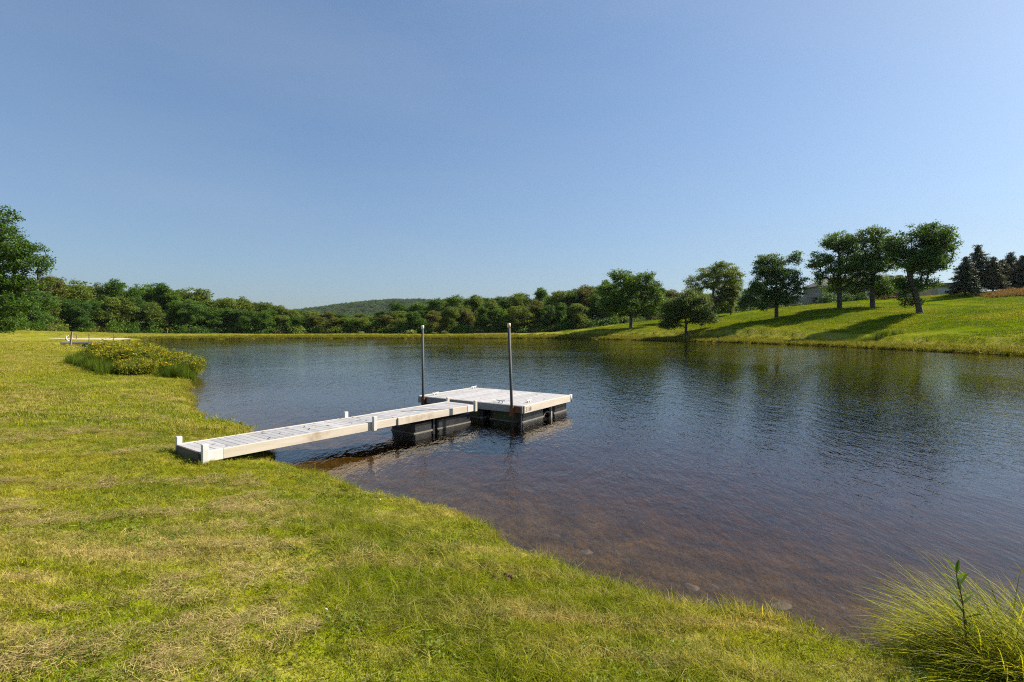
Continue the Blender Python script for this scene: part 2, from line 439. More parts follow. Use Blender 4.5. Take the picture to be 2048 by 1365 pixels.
CTRL = [(0, 0, .52), (-3, 2, .52), (-8, 6, .5), (-15, 12, .5), (0, -20, 1.2), (-30, 0, 1.0), (-26, 20, .6), (-40, 40, .4), (-60, 50, .3), (-70, 66, .3), (4, -2, .35),
        (-90, 60, .9), (-90, 85, .6), (-78, 95, .25), (-85, 110, .6),
        (-250, 200, 8), (-150, 60, 4), (-150, -50, 5), (0, -150, 6), (100, -50, 9), (250, 0, 16), (60, 10, 3.4), (250, 300, 20), (0, 400, 6), (-200, 400, 8), (90, 60, 6.6)]
CTRL += [at(*c) for c in [(0, 661, 100), (130, 663, 120), (250, 666, 132), (400, 668, 138), (600, 668.3, 140), (800, 668, 140), (1000, 667, 140), (1100, 664, 138),
        (400, 669, 124), (700, 669, 128), (1000, 668.5, 128), (1262, 656, 116), (1372, 663, 96), (1427, 637, 128), (1462, 630, 130), (1553, 637, 95), (1679, 617, 98), (1745, 616, 95),
        (1840, 627, 78), (1700, 673, 68), (1850, 672, 59), (2048, 672, 50), (1932, 591, 112), (1960, 585, 118), (2048, 606, 90), (2048, 590, 103), (1700, 604, 135), (1640, 608, 135), (1830, 595, 130),
        (1215, 651, 138), (1330, 638, 158), (1450, 632, 165), (1520, 622, 180), (1590, 614, 195), (1640, 611, 200), (1750, 604, 200), (1900, 596, 200), (2100, 585, 180),
        (700, 645, 250), (300, 640, 250), (1100, 640, 250), (0, 640, 200), (1500, 666, 80), (1600, 665, 77)]]
CT = np.array(CTRL)
_c2 = 5.0 ** 2
_K = -np.sqrt(((CT[:, None, :2] - CT[None, :, :2]) ** 2).sum(-1) + _c2)
_n = len(CT)
_Afull = np.zeros((_n + 1, _n + 1)); _Afull[:_n, :_n] = _K + np.eye(_n) * -0.4; _Afull[:_n, _n] = 1; _Afull[_n, :_n] = 1
_w = np.linalg.solve(_Afull, np.r_[CT[:, 2], 0])

def lie(x, y):
    out = np.full(len(x), _w[_n])
    for i in range(_n):
        out += _w[i] * -np.sqrt((x - CT[i, 0]) ** 2 + (y - CT[i, 1]) ** 2 + _c2)
    r = np.hypot(x, y)
    out = np.maximum(out, 0.2)
    far = sstep(260, 600, r)
    out = out * (1 - far) + 6 * far
    out = out + 66 * np.exp(-((x + 330) / 270) ** 2 * 0.5 - ((y - 1500) / 260) ** 2 * 0.5) + 34 * np.exp(-((x - 100) / 420) ** 2 * 0.5 - ((y - 1750) / 240) ** 2 * 0.5)
    return out

def ground_h(x, y, d=None):
    x = np.asarray(x, float).ravel(); y = np.asarray(y, float).ravel()
    if d is None: d = shore_dist(x, y)
    r = np.hypot(x, y)
    near = 1 - sstep(14, 45, r)
    d = d + near * 0.16 * (fbm(x * 1.6, y * 1.6, 5) - 0.5) * 2 + (1 - near) * 1.2 * (fbm(x * .25, y * .25, 9) - 0.5)
    bank = 0.11 * sstep(-0.02, 0.22, d) + np.clip(d, 0, 12) * 0.075
    w = sstep(0.5, 9.0, d)
    land = bank * (1 - w) + lie(x, y) * w
    land = land - 0.38 * (1 - sstep(6.6, 7.0, d)) * sstep(1.5, 5.0, d) * sstep(18, 30, x)      # mown terrace edge on the slope
    bump = (fbm(x * 2.3, y * 2.3, 2) - .5) * 0.075 * near + (fbm(x * .3, y * .3, 3) - .5) * 0.16 + (fbm(x * 7, y * 7, 8) - .5) * 0.022 * near
    land = land + bump * sstep(0.0, 0.8, d) + 0.10 * np.exp(-((x + 4.95) ** 2 + (y - 7.25) ** 2) / 1.3) * sstep(0.1, 0.8, d)
    bed = -0.035 - 0.15 * np.clip(-d, 0, 3.5) - 0.075 * np.clip(-d - 3.5, 0, 18) + (fbm(x * .8, y * .8, 21) - .5) * 0.10 * sstep(0.2, 1.5, -d)
    return np.where(d > 0, np.maximum(land, 0.004), np.minimum(bed, -0.012) * sstep(0, 0.1, -d) + 0.002 * (1 - sstep(0, .1, -d))), d

def gh(x, y): return float(ground_h([x], [y])[0][0])

ang = np.r_[np.arange(-58, 58.01, 0.21), np.arange(60.5, 302, 2.5)]
ang = np.radians(ang)
rr = [0.35]
while rr[-1] < 2600: rr.append(rr[-1] * 1.0155 + 0.004)
rr = np.array(rr)
na, nr = len(ang), len(rr)
GX = (rr[:, None] * np.sin(ang)[None, :]).ravel(); GY = (rr[:, None] * np.cos(ang)[None, :]).ravel()
small = np.hypot(GX, GY) < 300
gd = np.full(len(GX), 150.0)
gd[small] = shore_dist(GX[small], GY[small])
GZ, gd2 = ground_h(GX, GY, gd)
ii, jj = np.meshgrid(np.arange(nr - 1), np.arange(na), indexing='ij')
j2 = (jj + 1) % na
F = np.stack([ii * na + jj, ii * na + j2, (ii + 1) * na + j2, (ii + 1) * na + jj], -1).reshape(-1, 4)[:, ::-1]
c0 = len(GX)
me = mesh_np("ground", np.c_[GX, GY, GZ], F, M["ground"], smooth=True)
def add_attr(me, name, vals):
    a = me.attributes.new(name, 'FLOAT', 'POINT'); a.data.foreach_set("value", np.asarray(vals, np.float32))
add_attr(me, "shore", gd2)

# edge of the woods: polyline of the front row, from left to right
EDGE = np.array([at(px, 0, d)[:2] for px, d in [(-420, 92), (-200, 92), (-40, 98), (80, 112), (200, 128), (330, 138), (480, 142), (640, 143), (800, 143), (960, 143), (1080, 141), (1170, 139), (1230, 143), (1300, 152), (1390, 162), (1480, 172), (1560, 185), (1640, 205)]])
def edge_at(px):
    bx = EDGE[:, 0] / EDGE[:, 1]
    t = (px - 1024) / 1024
    return np.interp(t, bx, EDGE[:, 1])
gpx = np.where(GY > 1, GX / np.maximum(GY, 1) * 1024 + 1024, -9999)
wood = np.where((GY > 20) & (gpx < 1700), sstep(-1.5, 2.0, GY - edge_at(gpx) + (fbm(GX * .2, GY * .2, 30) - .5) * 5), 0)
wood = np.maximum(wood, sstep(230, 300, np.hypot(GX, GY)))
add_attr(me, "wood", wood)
add_attr(me, "slope", sstep(20, 40, GX) * sstep(5, 15, gd) + 0.0)
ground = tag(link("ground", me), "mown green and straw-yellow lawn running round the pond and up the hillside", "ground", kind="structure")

wv = MB().box((-18, 56, -1.5), (140, 142, 3.0))
water = wv.build("pond_water", M["water"])
tag(water, "rippled blue-grey pond water, brown in the shallows near the bank", "water", kind="structure")

# sandy beach by the second dock
bp = np.array([at(x, 0, d)[:2] for x, d in [(96, 90.5), (140, 89), (190, 88), (215, 89.5), (245, 95), (262, 99), (262, 101), (230, 99.5), (190, 97.5), (140, 95), (100, 91.5)]])
cen = bp.mean(0)
BV, BF = [], []
nring = 8
for k in range(nring + 1):
    for p in bp:
        q = cen + (p - cen) * k / nring
        BV.append(q)
BV = np.array(BV)
bz, bd = ground_h(BV[:, 0], BV[:, 1])
nb = len(bp)
for k in range(nring):
    for i in range(nb):
        BF.append((k * nb + i, k * nb + (i + 1) % nb, (k + 1) * nb + (i + 1) % nb, (k + 1) * nb + i))
beach = link("sand_beach", mesh_np("sand_beach", np.c_[BV, np.maximum(bz, 0.0) + 0.05], BF, M["sand"], True))
tag(beach, "small pale sand beach in front of the woods at the left", "beach", kind="structure")

# ------------------------------------------------------------------ trees
def tubes_mesh(edges, mat, sides=6):
    V, F = [], []
    for (p, q, r0, r1) in edges:
        p = np.asarray(p); q = np.asarray(q); t = q - p; L_ = np.linalg.norm(t)
        if L_ < 1e-6: continue
        t = t / L_
        a = np.cross(t, (0.31, 0.17, 0.93)) if abs(t[2]) < 0.95 else np.cross(t, (1, 0.1, 0)); a /= np.linalg.norm(a); b = np.cross(t, a)
        n0 = len(V)
        for (c, r) in ((p, r0), (q + t * r1 * 0.3, r1)):
            for k in range(sides):
                th = 2 * math.pi * k / sides
                V.append(c + (a * math.cos(th) + b * math.sin(th)) * r)
        for k in range(sides):
            F.append((n0 + k, n0 + (k + 1) % sides, n0 + sides + (k + 1) % sides, n0 + sides + k))
    return mesh_np("trunk", np.array(V), np.array(F), mat, True)

def leaf_quads(C, n_each, spread, size, rng, up=0.5, flat=0.6, aspect=0.62):
    n = len(C) * n_each
    P = np.repeat(C, n_each, 0) + rng.normal(size=(n, 3)) * np.array([spread, spread, spread * flat])
    N_ = rng.normal(size=(n, 3)); N_[:, 2] = np.abs(N_[:, 2]) + up; N_ /= np.linalg.norm(N_, axis=1)[:, None]
    A = np.cross(N_, rng.normal(size=(n, 3))); A /= np.linalg.norm(A, axis=1)[:, None] + 1e-9
    B_ = np.cross(N_, A)
    s = size * rng.uniform(0.6, 1.35, (n, 1))
    V = np.stack([P - A * s * .5, P + B_ * s * aspect * .5 - N_ * s * .08, P + A * s * .5, P - B_ * s * aspect * .5 - N_ * s * .08], 1).reshape(-1, 3)
    return V, np.arange(n * 4).reshape(-1, 4)

def grow(seed, lobes, trunk_top, trunk_r, n_clumps, leaves=42, spread=0.55, size=0.27, lean=(0, 0), bend=0.3, min_gap=0.55, sides=6, leaf="leaf_oak", bark="bark", shell=0.45, flat=0.6):
    """trunk, limbs and twigs grown out to leaf clumps spread through the crown's lobes"""
    rng = np.random.default_rng(seed)
    LB = np.array(lobes, float)
    vol = LB[:, 3] * LB[:, 4] * LB[:, 5]; pr = vol ** 0.62 / (vol ** 0.62).sum()
    pts = []
    tries = 0
    while len(pts) < n_clumps and tries < n_clumps * 12:
        tries += 1
        l = LB[rng.choice(len(LB), p=pr)]
        v = rng.normal(size=3); v /= np.linalg.norm(v)
        p = l[:3] + v * l[3:] * rng.uniform(0, 1) ** shell
        if pts and min(((np.array(pts) - p) ** 2).sum(1)) < min_gap ** 2 * rng.uniform(.3, 1.3): continue
        pts.append(p)
    pts = np.array(pts)
    nt = 9
    nodes = []; parent = []
    for k in range(nt):
        t = k / (nt - 1)
        nodes.append(np.array([lean[0] * t ** 1.2 + rng.normal() * bend * .12 * t, lean[1] * t ** 1.2 + rng.normal() * bend * .12 * t, trunk_top * t])); parent.append(k - 1)
    axis = np.array([lean[0] * .5, lean[1] * .5, trunk_top * 0.5])
    order = np.argsort(np.linalg.norm((pts - axis) * np.array([1, 1, .8]), axis=1))
    first = 2
    for i in order:
        p = pts[i]; ND = np.array(nodes[first:])
        dv = p - ND; dist = np.linalg.norm(dv, axis=1)
        cost = dist + 0.9 * np.maximum(0, ND[:, 2] + 0.25 * np.hypot(dv[:, 0], dv[:, 1]) - p[2])
        j = int(np.argmin(cost)) + first
        a = nodes[j]; L_ = np.linalg.norm(p - a); k = 2 if L_ < 1.2 else 4
        prev = j
        for s_ in range(1, k + 1):
            t = s_ / k
            q = a + (p - a) * t + np.array([0, 0, 0.14 * L_ * math.sin(math.pi * t) * (1 if p[2] > a[2] - .5 else -.3)])
            if s_ < k: q = q + rng.normal(size=3) * 0.06 * L_
            nodes.append(q); parent.append(prev); prev = len(nodes) - 1
    n = len(nodes); acc = np.zeros(n); ex = 2.3
    haschild = np.zeros(n, bool)
    for i in range(n):
        if parent[i] >= 0: haschild[parent[i]] = True
    for i in range(n - 1, -1, -1):
        if not haschild[i]: acc[i] += 0.016 ** ex
        if parent[i] >= 0: acc[parent[i]] += acc[i]
    R = acc ** (1 / ex); sc = trunk_r / max(R[0], 1e-6)
    R = np.maximum(R * (0.35 * sc + 0.65 * np.clip(sc, .5, 3)), 0.012)
    R[0] = trunk_r * 1.12; R[1:3] = np.maximum(R[1:3], trunk_r * .85)
    edges = [(nodes[parent[i]], nodes[i], R[parent[i]] if parent[i] < nt or R[parent[i]] < 2 * R[i] else R[i] * 1.3, R[i]) for i in range(n) if parent[i] >= 0 and R[i] > 0.018]
    e0 = edges[0]; edges.insert(0, (np.array(e0[0]) - np.array([0, 0, .5]), e0[0], trunk_r * 1.3, R[0]))
    tm = tubes_mesh(edges, M[bark], sides)
    V, F = leaf_quads(pts, leaves, spread, size, rng, flat=flat)
    cm = mesh_np("crown", V, F, M[leaf])
    return tm, cm

def place_tree(name, label, group, cat, meshes, loc, rotz=0, scale=(1, 1, 1)):
    t = thing(name, label, cat, loc, (0, 0, rotz), group); t.scale = scale
    link("trunk", meshes[0], t); link("crown", meshes[1], t)
    return t

def px_tree(name, label, px, py, d, lobes_px, seed, trunk_px, trunk_r, n, lean_px=0, depth=0.85, **kw):
    s = d / 1024
    x, y, z = at(px, py, d)
    z = gh(x, y)
    rng = np.random.default_rng(seed + 99)
    lobes = []
    for a, b, rx, ry in lobes_px:
        y0 = rng.normal() * rx * s * 0.35
        lobes.append((a * s, y0, b * s, rx * s * .87, rx * s * depth * .87, ry * s * .87))
        for k in range(5):
            v = rng.normal(size=3); v /= np.linalg.norm(v); f = rng.uniform(.30, .46)
            lobes.append((a * s + v[0] * rx * s * .82, y0 + v[1] * rx * s * depth * .82, b * s + v[2] * ry * s * .82, rx * s * f, rx * s * f, max(ry, rx * .5) * s * f))
    m = grow(seed, lobes, trunk_px * s, trunk_r, int(n * 1.12), lean=(lean_px * s, 0.2), **kw)
    return place_tree(name, label, "lone trees on the hillside lawn", "tree", m, (x, y, z))

px_tree("oak_tree", "broad round dark oak at the foot of the slope, leftmost lone tree", 1262, 656, 116,
        [(0, 55, 52, 42), (-16, 94, 30, 20), (22, 92, 30, 20), (-42, 48, 24, 28), (42, 44, 24, 30), (-45, 80, 18, 14), (42, 78, 18, 14)], 11, 75, .36, 460, leaf="leaf_oak", leaves=64, spread=.42, min_gap=.75, size=.34)
px_tree("lawn_tree", "small wide feathery tree standing closest to the far right bank", 1372, 663, 96,
        [(5, 52, 46, 30), (-34, 22, 20, 10), (38, 34, 24, 18), (10, 74, 26, 14), (-28, 48, 22, 22)], 12, 55, .24, 460, leaf="leaf_olive", leaves=52, spread=.36, size=.26, min_gap=.5)
px_tree("lawn_tree", "open-crowned domed tree behind the small feathery waterside tree", 1427, 637, 128,
        [(-4, 82, 44, 26), (-30, 66, 24, 18), (28, 64, 30, 24), (8, 98, 30, 14), (22, 40, 26, 20)], 13, 80, .34, 340, leaf="leaf_olive", leaves=58, spread=.42, min_gap=.75, size=.32)
px_tree("lawn_tree", "slim small tree just right of the open-crowned domed tree", 1462, 630, 130,
        [(0, 44, 20, 26), (4, 62, 14, 12), (-8, 30, 16, 14)], 14, 48, .18, 150, leaf="leaf_olive", leaves=60, size=.32)
px_tree("lawn_tree", "low dark bushy tree left of the tall airy hillside tree", 1502, 626, 150,
        [(0, 32, 24, 20), (-14, 24, 18, 16), (16, 44, 18, 16)], 15, 38, .2, 170, leaf="leaf_deep", leaves=64, size=.36)
px_tree("lawn_tree", "tall airy dark tree standing alone below the deck stairs", 1553, 637, 95,
        [(2, 116, 34, 18), (38, 118, 13, 14), (-28, 96, 20, 14), (4, 80, 46, 24), (-46, 60, 18, 12), (0, 42, 42, 16), (30, 56, 24, 18), (-34, 24, 18, 7)], 16, 105, .32, 400, leaf="leaf_deep", leaves=56, spread=.36, shell=.5, size=.28, min_gap=.62)
px_tree("lawn_tree", "tall ragged tree before the house, leftmost of the three biggest", 1679, 617, 98,
        [(-8, 134, 32, 20), (-32, 96, 26, 16), (-54, 86, 14, 10), (22, 120, 26, 22), (6, 76, 40, 24), (16, 46, 40, 14), (-42, 62, 12, 16)], 17, 110, .40, 430, leaf="leaf_oak", leaves=56, spread=.36, shell=.5, size=.28, min_gap=.62)
px_tree("lawn_tree", "tall tree before the house, middle of the three biggest", 1745, 616, 95,
        [(-8, 138, 38, 18), (14, 112, 40, 26), (-4, 82, 44, 24), (16, 48, 44, 16), (36, 40, 26, 16)], 18, 110, .40, 430, leaf="leaf_oak", leaves=56, spread=.36, shell=.5, size=.28, min_gap=.62)
px_tree("lawn_tree", "largest tree on the lawn, trunk leaning left, right of the house", 1840, 627, 78,
        [(4, 156, 52, 24), (-44, 138, 28, 26), (46, 134, 30, 26), (-24, 104, 44, 26), (-34, 124, 32, 20), (2, 124, 40, 22), (34, 92, 32, 18), (60, 108, 20, 16), (-20, 62, 24, 20), (8, 56, 30, 18), (-36, 36, 14, 12), (-8, 24, 18, 8)], 19, 120, .42, 560, lean_px=-34, leaf="leaf_deep", leaves=58, spread=.34, size=.26, min_gap=.5)

# big leafy tree whose crown enters at the left edge
def left_tree():
    d = 50; s = d / 1024
    x, y, _ = at(-70, 676, d)
    lob = [(-30, 150, 80, 70), (-10, 250, 70, 50), (68, 240, 42, 28), (100, 200, 44, 24), (112, 172, 44, 24), (95, 132, 55, 16), (60, 96, 70, 26), (50, 56, 70, 24), (30, 200, 70, 60), (70, 270, 26, 20), (20, 110, 70, 50), (110, 90, 40, 18)]
    rng = np.random.default_rng(5)
    lobes = [(a * s, rng.normal() * rx * s * .25, b * s, rx * s, rx * s * .8, ry * s) for a, b, rx, ry in lob]
    m = grow(31, lobes, 10.5, .5, 900, leaves=70, spread=.27, size=.2, leaf="leaf_oak", min_gap=.8)
    place_tree("oak_tree", "large dark tree reaching in from the left edge above the lawn", None, "tree", m, (x, y, gh(x, y)))
left_tree()

# spruces on the hilltop
def spruce(seed, h, r, mat):
    rng = np.random.default_rng(seed)
    C, edges = [], [(np.array([0, 0, -.4]), np.array([0, 0, h * .5]), .22, .13), (np.array([0, 0, h * .5]), np.array([0, 0, h]), .13, .02)]
    z = h * 0.12
    while z < h * 0.985:
        R_ = r * (1 - (z / h)) ** 0.7 * rng.uniform(.8, 1.1) + .1
        nb_ = max(5, int(11 * (1 - z / h) + 5))
        for k in range(nb_):
            th = rng.uniform(0, 2 * math.pi)
            rl = R_ * rng.uniform(.7, 1.12)
            tip = np.array([math.cos(th) * rl, math.sin(th) * rl, z - rl * .12 + rng.normal() * .1])
            root = np.array([0, 0, z + rl * .06])
            edges.append((root, tip, .035, .012))
            for t in np.arange(.18, 1.01, max(.12, .32 / max(rl, .3))):
                C.append(root + (tip - root) * t + rng.normal(size=3) * .05)
        z += h * rng.uniform(.028, .045)
    V, F = leaf_quads(np.array(C), 16, .26, .34, rng, up=.3, flat=.45, aspect=.42)
    return tubes_mesh(edges, M["bark"], 5), mesh_np("crown", V, F, M[mat])
SPR = [spruce(51, 10.0, 3.9, "needle"), spruce(52, 12.0, 4.0, "needle"), spruce(53, 9.0, 3.7, "needle_brown")]
for (px, d, hh, k, rz, lab) in [(1930, 110, 8.6, 0, .3, "dark spruce nearest the lawn, leftmost of the hilltop spruces"),
        (1956, 117, 11.2, 1, 1.2, "tallest dark spruce, second from the left on the hilltop"),
        (1986, 114, 7.8, 2, 2.2, "browning spruce between the tallest spruce and the rusty grass mound"),
        (2006, 122, 7.6, 2, 0.4, "reddish-brown spruce behind the left end of the rusty grass"),
        (2022, 124, 9.6, 1, 3.0, "pointed spruce standing behind the rusty grass mound"),
        (2044, 120, 8.2, 2, 4.1, "browning spruce at the right edge of the picture"),
        (2076, 118, 9.8, 0, 5.0, "dark spruce just past the right edge behind the rusty grass")]:
    x, y, _ = at(px, 0, d); base = [10.0, 12.0, 9.0][k]; sc = hh / base
    place_tree("spruce_tree", lab, "spruces on the hilltop", "spruce", SPR[k], (x, y, gh(x, y)), rz, (sc * 1.08, sc * 1.08, sc))

# woodland trees: prototypes
def wood_proto(seed, h, r, leaf, low=0.06, bark="bark"):
    rng = np.random.default_rng(seed)
    lobes = [(0, 0, h * .48, r * .62, r * .62, h * .36), (rng.normal() * r * .25, rng.normal() * r * .25, h * .78, r * .45, r * .45, h * .18)]
    for k in range(15):
        th = rng.uniform(0, 6.28); zz = rng.uniform(low, .88); q = r * (.80 - .45 * abs(zz - .45)) * rng.uniform(.6, 1.05); f = rng.uniform(.22, .44)
        lobes.append((math.cos(th) * q, math.sin(th) * q, h * zz, r * f, r * f, max(h * .05, r * f * rng.uniform(.6, 1.0))))
    return grow(seed, lobes, h * .8, h * .012 + .05, 300, leaves=56, spread=.38, size=.32, leaf=leaf, min_gap=.75, sides=5, bark=bark, shell=.38)
PROTO = [(wood_proto(71, 12, 4.2, "leaf_deep"), "dark green", 12.0), (wood_proto(72, 11, 3.7, "leaf_olive"), "olive green", 11.0), (wood_proto(73, 12, 4.0, "leaf_brown", bark="bark_pale"), "brownish olive", 12.0),
         (wood_proto(74, 10, 4.2, "leaf_oak"), "mid green", 10.0), (wood_proto(75, 12, 3.4, "leaf_olive", .16, "bark_pale"), "olive green", 12.0), (wood_proto(76, 11, 4.4, "leaf_deep", .1), "dark green", 11.0), (wood_proto(77, 14, 2.9, "leaf_oak", .1), "slim green", 14.0), (wood_proto(78, 10, 4.8, "leaf_olive", .1), "spreading olive", 10.0)]
SKY = np.array([(-420, 548), (0, 556), (60, 558), (110, 560), (170, 567), (230, 563), (290, 575), (340, 573), (400, 586), (450, 590), (500, 598), (540, 606), (580, 616), (640, 620), (700, 630), (755, 622), (815, 606),
                (860, 606), (912, 588), (960, 594), (1000, 590), (1050, 585), (1100, 581), (1160, 574), (1200, 566), (1250, 567), (1320, 573), (1380, 576), (1440, 590), (1500, 598), (1560, 604), (1640, 606)])
SEG = [(-400, "beneath the big left-edge tree"), (110, "behind the sand beach"), (270, "left of centre on the far bank"), (470, "where the left woods step down"), (610, "below the distant hill"), (800, "behind the left mooring pole"),
       (930, "behind the right mooring pole"), (1070, "at the foot of the hillside"), (1235, "behind the hillside's lone trees")]
ORD = ["first", "second", "third", "fourth", "fifth", "sixth", "seventh", "eighth", "ninth", "tenth", "eleventh", "twelfth", "thirteenth", "fourteenth", "fifteenth", "sixteenth"]
rng = np.random.default_rng(404)
cnt = {}
def seg_of(px):
    s = SEG[0][1]
    for a, b in SEG:
        if px >= a: s = b
    return s
def wood_row(row, pxs, doff, hfac, kinds, shrink):
    for px in pxs:
        d = float(edge_at(px)) + doff + rng.uniform(-2, 3)
        x, y, _ = at(px, 0, d); z = gh(x, y)
        top = at(px, float(np.interp(px, SKY[:, 0], SKY[:, 1])), d)[2]
        h = max(4.5, (top - z) * hfac * (rng.uniform(.80, 1.06) if row == 'front' else rng.uniform(.90, 1.10)))
        k = int(rng.choice(kinds(px)))
        m, col, h0 = PROTO[k]
        s = h / h0; sw = s * rng.uniform(.9, 1.15) * shrink
        seg = seg_of(px); key = (row, seg); cnt[key] = cnt.get(key, 0) + 1
        lab = f"{col} woodland tree, {row} row {seg}, {ORD[min(cnt[key] - 1, 15)]} from left"
        place_tree("woodland_tree", lab, f"woodland trees in the {row} row", "tree", m, (x, y, z), rng.uniform(0, 6.28), (max(sw, .75), max(sw, .75), s))
front_kinds = lambda px: [0, 5, 3, 6, 1, 7] if px < 560 else ([2, 1, 4, 7, 0, 3, 6] if px < 1080 else [1, 4, 5, 3, 7, 6])
back_kinds = lambda px: [1, 2, 7, 4, 6, 3] if px < 900 else [1, 2, 4, 3, 7, 6]
fp, px = [], -60.0
while px < 1610: fp.append(px); px += rng.uniform(26, 40)
wood_row("front", fp, 0, 0.78, front_kinds, 1.0)
bpx, px = [], -40.0
while px < 1600: bpx.append(px); px += rng.uniform(28, 42)
wood_row("back", bpx, 11, 1.04, back_kinds, 1.0)

# ------------------------------------------------------------------ scatter (uncountable growth)
def scatter(name, label, cat, protos, P, rot, scl, idx, parent=None):
    col = bpy.data.collections.new(name + "_kinds")
    for i, pm in enumerate(protos):
        o = bpy.data.objects.new(f"{name}_kind_{i:02d}", pm); col.objects.link(o)
    me = bpy.data.meshes.new(name)
    P = np.asarray(P, np.float32)
    me.vertices.add(len(P)); me.vertices.foreach_set("co", P.ravel())
    for nm, ty, fld, val in (("rot", 'FLOAT_VECTOR', "vector", rot), ("scl", 'FLOAT_VECTOR', "vector", scl), ("idx", 'INT', "value", idx)):
        a = me.attributes.new(nm, ty, 'POINT'); a.data.foreach_set(fld, np.asarray(val, np.int32 if ty == 'INT' else np.float32).ravel())
    o = link(name, me, parent)
    ng = bpy.data.node_groups.new(name, 'GeometryNodeTree')
    ng.interface.new_socket("Geometry", in_out='INPUT', socket_type='NodeSocketGeometry')
    ng.interface.new_socket("Geometry", in_out='OUTPUT', socket_type='NodeSocketGeometry')
    N, L = ng.nodes, ng.links
    gi, go = N.new("NodeGroupInput"), N.new("NodeGroupOutput")
    ci = N.new("GeometryNodeCollectionInfo"); ci.inputs[0].default_value = col; ci.inputs[1].default_value = True; ci.inputs[2].default_value = True
    ip = N.new("GeometryNodeInstanceOnPoints"); ip.inputs["Pick Instance"].default_value = True
    def na_(nm, ty):
        n = N.new("GeometryNodeInputNamedAttribute"); n.data_type = ty; n.inputs[0].default_value = nm; return n.outputs[0]
    L.new(gi.outputs[0], ip.inputs["Points"]); L.new(ci.outputs[0], ip.inputs["Instance"])
    L.new(na_("idx", 'INT'), ip.inputs["Instance Index"])
    L.new(na_("rot", 'FLOAT_VECTOR'), ip.inputs["Rotation"]); L.new(na_("scl", 'FLOAT_VECTOR'), ip.inputs["Scale"])
    L.new(ip.outputs[0], go.inputs[0])
    o.modifiers.new("scatter", 'NODES').node_group = ng
    if parent is None: tag(o, label, cat, kind="stuff")
    else: o["kind"] = "stuff"
    return o

def tuft(seed, n, radius, hmin, hmax, width, lean, mat, segs=2, lie_flat=0.0, base_z=-0.01):
    """one tuft of curved blades"""
    r = np.random.default_rng(seed)
    th = r.uniform(0, 6.283, n); rad_ = radius * np.sqrt(r.uniform(0, 1, n))
    bx, by = np.cos(th) * rad_, np.sin(th) * rad_
    az = r.uniform(0, 6.283, n); h = r.uniform(hmin, hmax, n); ln = np.abs(r.normal(lean, lean * .6, n))
    V = []; 
    ks = np.linspace(0, 1, segs + 1)
    sx, sy = -np.sin(az), np.cos(az)
    rows = []
    for t in ks:
        up = h * t * (1 - lie_flat) * (1 - 0.35 * np.minimum(ln, 1.5) * t * t); out = h * ln * t ** 1.7 + h * lie_flat * t
        cx, cy, cz = bx + np.cos(az) * out, by + np.sin(az) * out, base_z + up
        w = width * r.uniform(.7, 1.3, n) * (1 - t) ** 0.7 * .5
        rows.append((np.c_[cx - sx * w, cy - sy * w, cz], np.c_[cx + sx * w, cy + sy * w, cz]))
    tip = rows[-1][0]
    VV = [x for pr in rows[:-1] for x in pr] + [tip]
    Vall = np.stack(VV, 1); m = Vall.shape[1]
    base = (np.arange(n) * m)[:, None]
    tris = []
    for s_ in range(segs - 1):
        a = 2 * s_
        tris += [base + np.array([[a, a + 1, a + 3]]), base + np.array([[a, a + 3, a + 2]])]
    a = 2 * (segs - 1)
    tris.append(base + np.array([[a, a + 1, m - 1]]))
    return mesh_np("tuft", Vall.reshape(-1, 3), np.concatenate(tris), mat)

def land_points(n, sampler, keep):
    out = []
    x, y = sampler(n)
    d0 = shore_dist(x, y)
    z, d = ground_h(x, y, d0)
    k = keep(x, y, d)
    return x[k], y[k], z[k], d[k]

R = np.random.default_rng(2024)
def wedge(n, d0, d1, extra=2.0, power=1.0, left=1.18, right=1.18):
    # depth with density falling with distance
    u = R.uniform(0, 1, n)
    y = (d0 ** power + (d1 ** power - d0 ** power) * u) ** (1 / power)
    x = R.uniform(-1, 1, n)
    x = np.where(x < 0, x * (left * y + extra), x * (right * y + extra))
    return x, y

def do_scatter(name, label, cat, protos, x, y, z, smin, smax, tilt=.12, sink=0.0, hscale=None):
    n = len(x)
    rot = np.c_[R.normal(0, tilt, n), R.normal(0, tilt, n), R.uniform(0, 6.283, n)]
    s = R.uniform(smin, smax, n)
    sc = np.c_[s, s, s * (hscale if hscale is not None else 1.0)]
    return scatter(name, label, cat, protos, np.c_[x, y, z - sink], rot, sc, R.integers(0, len(protos), n))

# lawn near the camera
tn = [tuft(100 + i, 58, .075, .020, .052, .0036, .95, M["blade"], 2) for i in range(8)]
x, y = wedge(46000, 0.6, 10.5, 1.6, 1.6)
d0 = shore_dist(x, y); z, d = ground_h(x, y, d0); k = d > 0.015
x, y, z, d = x[k], y[k], z[k], d[k]
hs = 0.55 + 1.1 * fbm(x * .9, y * .9, 40) ** 1.5 + 0.5 * np.exp(-(d / .12) ** 2)
do_scatter("lawn_grass", "short mown lawn grass in the foreground", "grass", tn, x, y, z, .8, 1.3, .3, hscale=hs)
# longer lush swath in the foreground
x, y = wedge(16000, 1.0, 7.5, 1.0, 1.6)
d0 = shore_dist(x, y); z, d = ground_h(x, y, d0)
sw = vnoise(x * .55 + y * .15, y * .8, 77)
k = (d > .05) & (np.abs(d - 1.0 - .5 * vnoise(x * .5, y * .5, 3)) < .42) & (x > -2.5) | ((d > .05) & (sw > .70) & (x > -1.5))
x, y, z = x[k], y[k], z[k]
tl = [tuft(140 + i, 40, .08, .06, .13, .0045, 1.3, M["blade"], 3) for i in range(6)]
do_scatter("long_grass", "longer pale-green grass in a swath along the near bank", "grass", tl, x, y, z, .6, 1.1, .2)
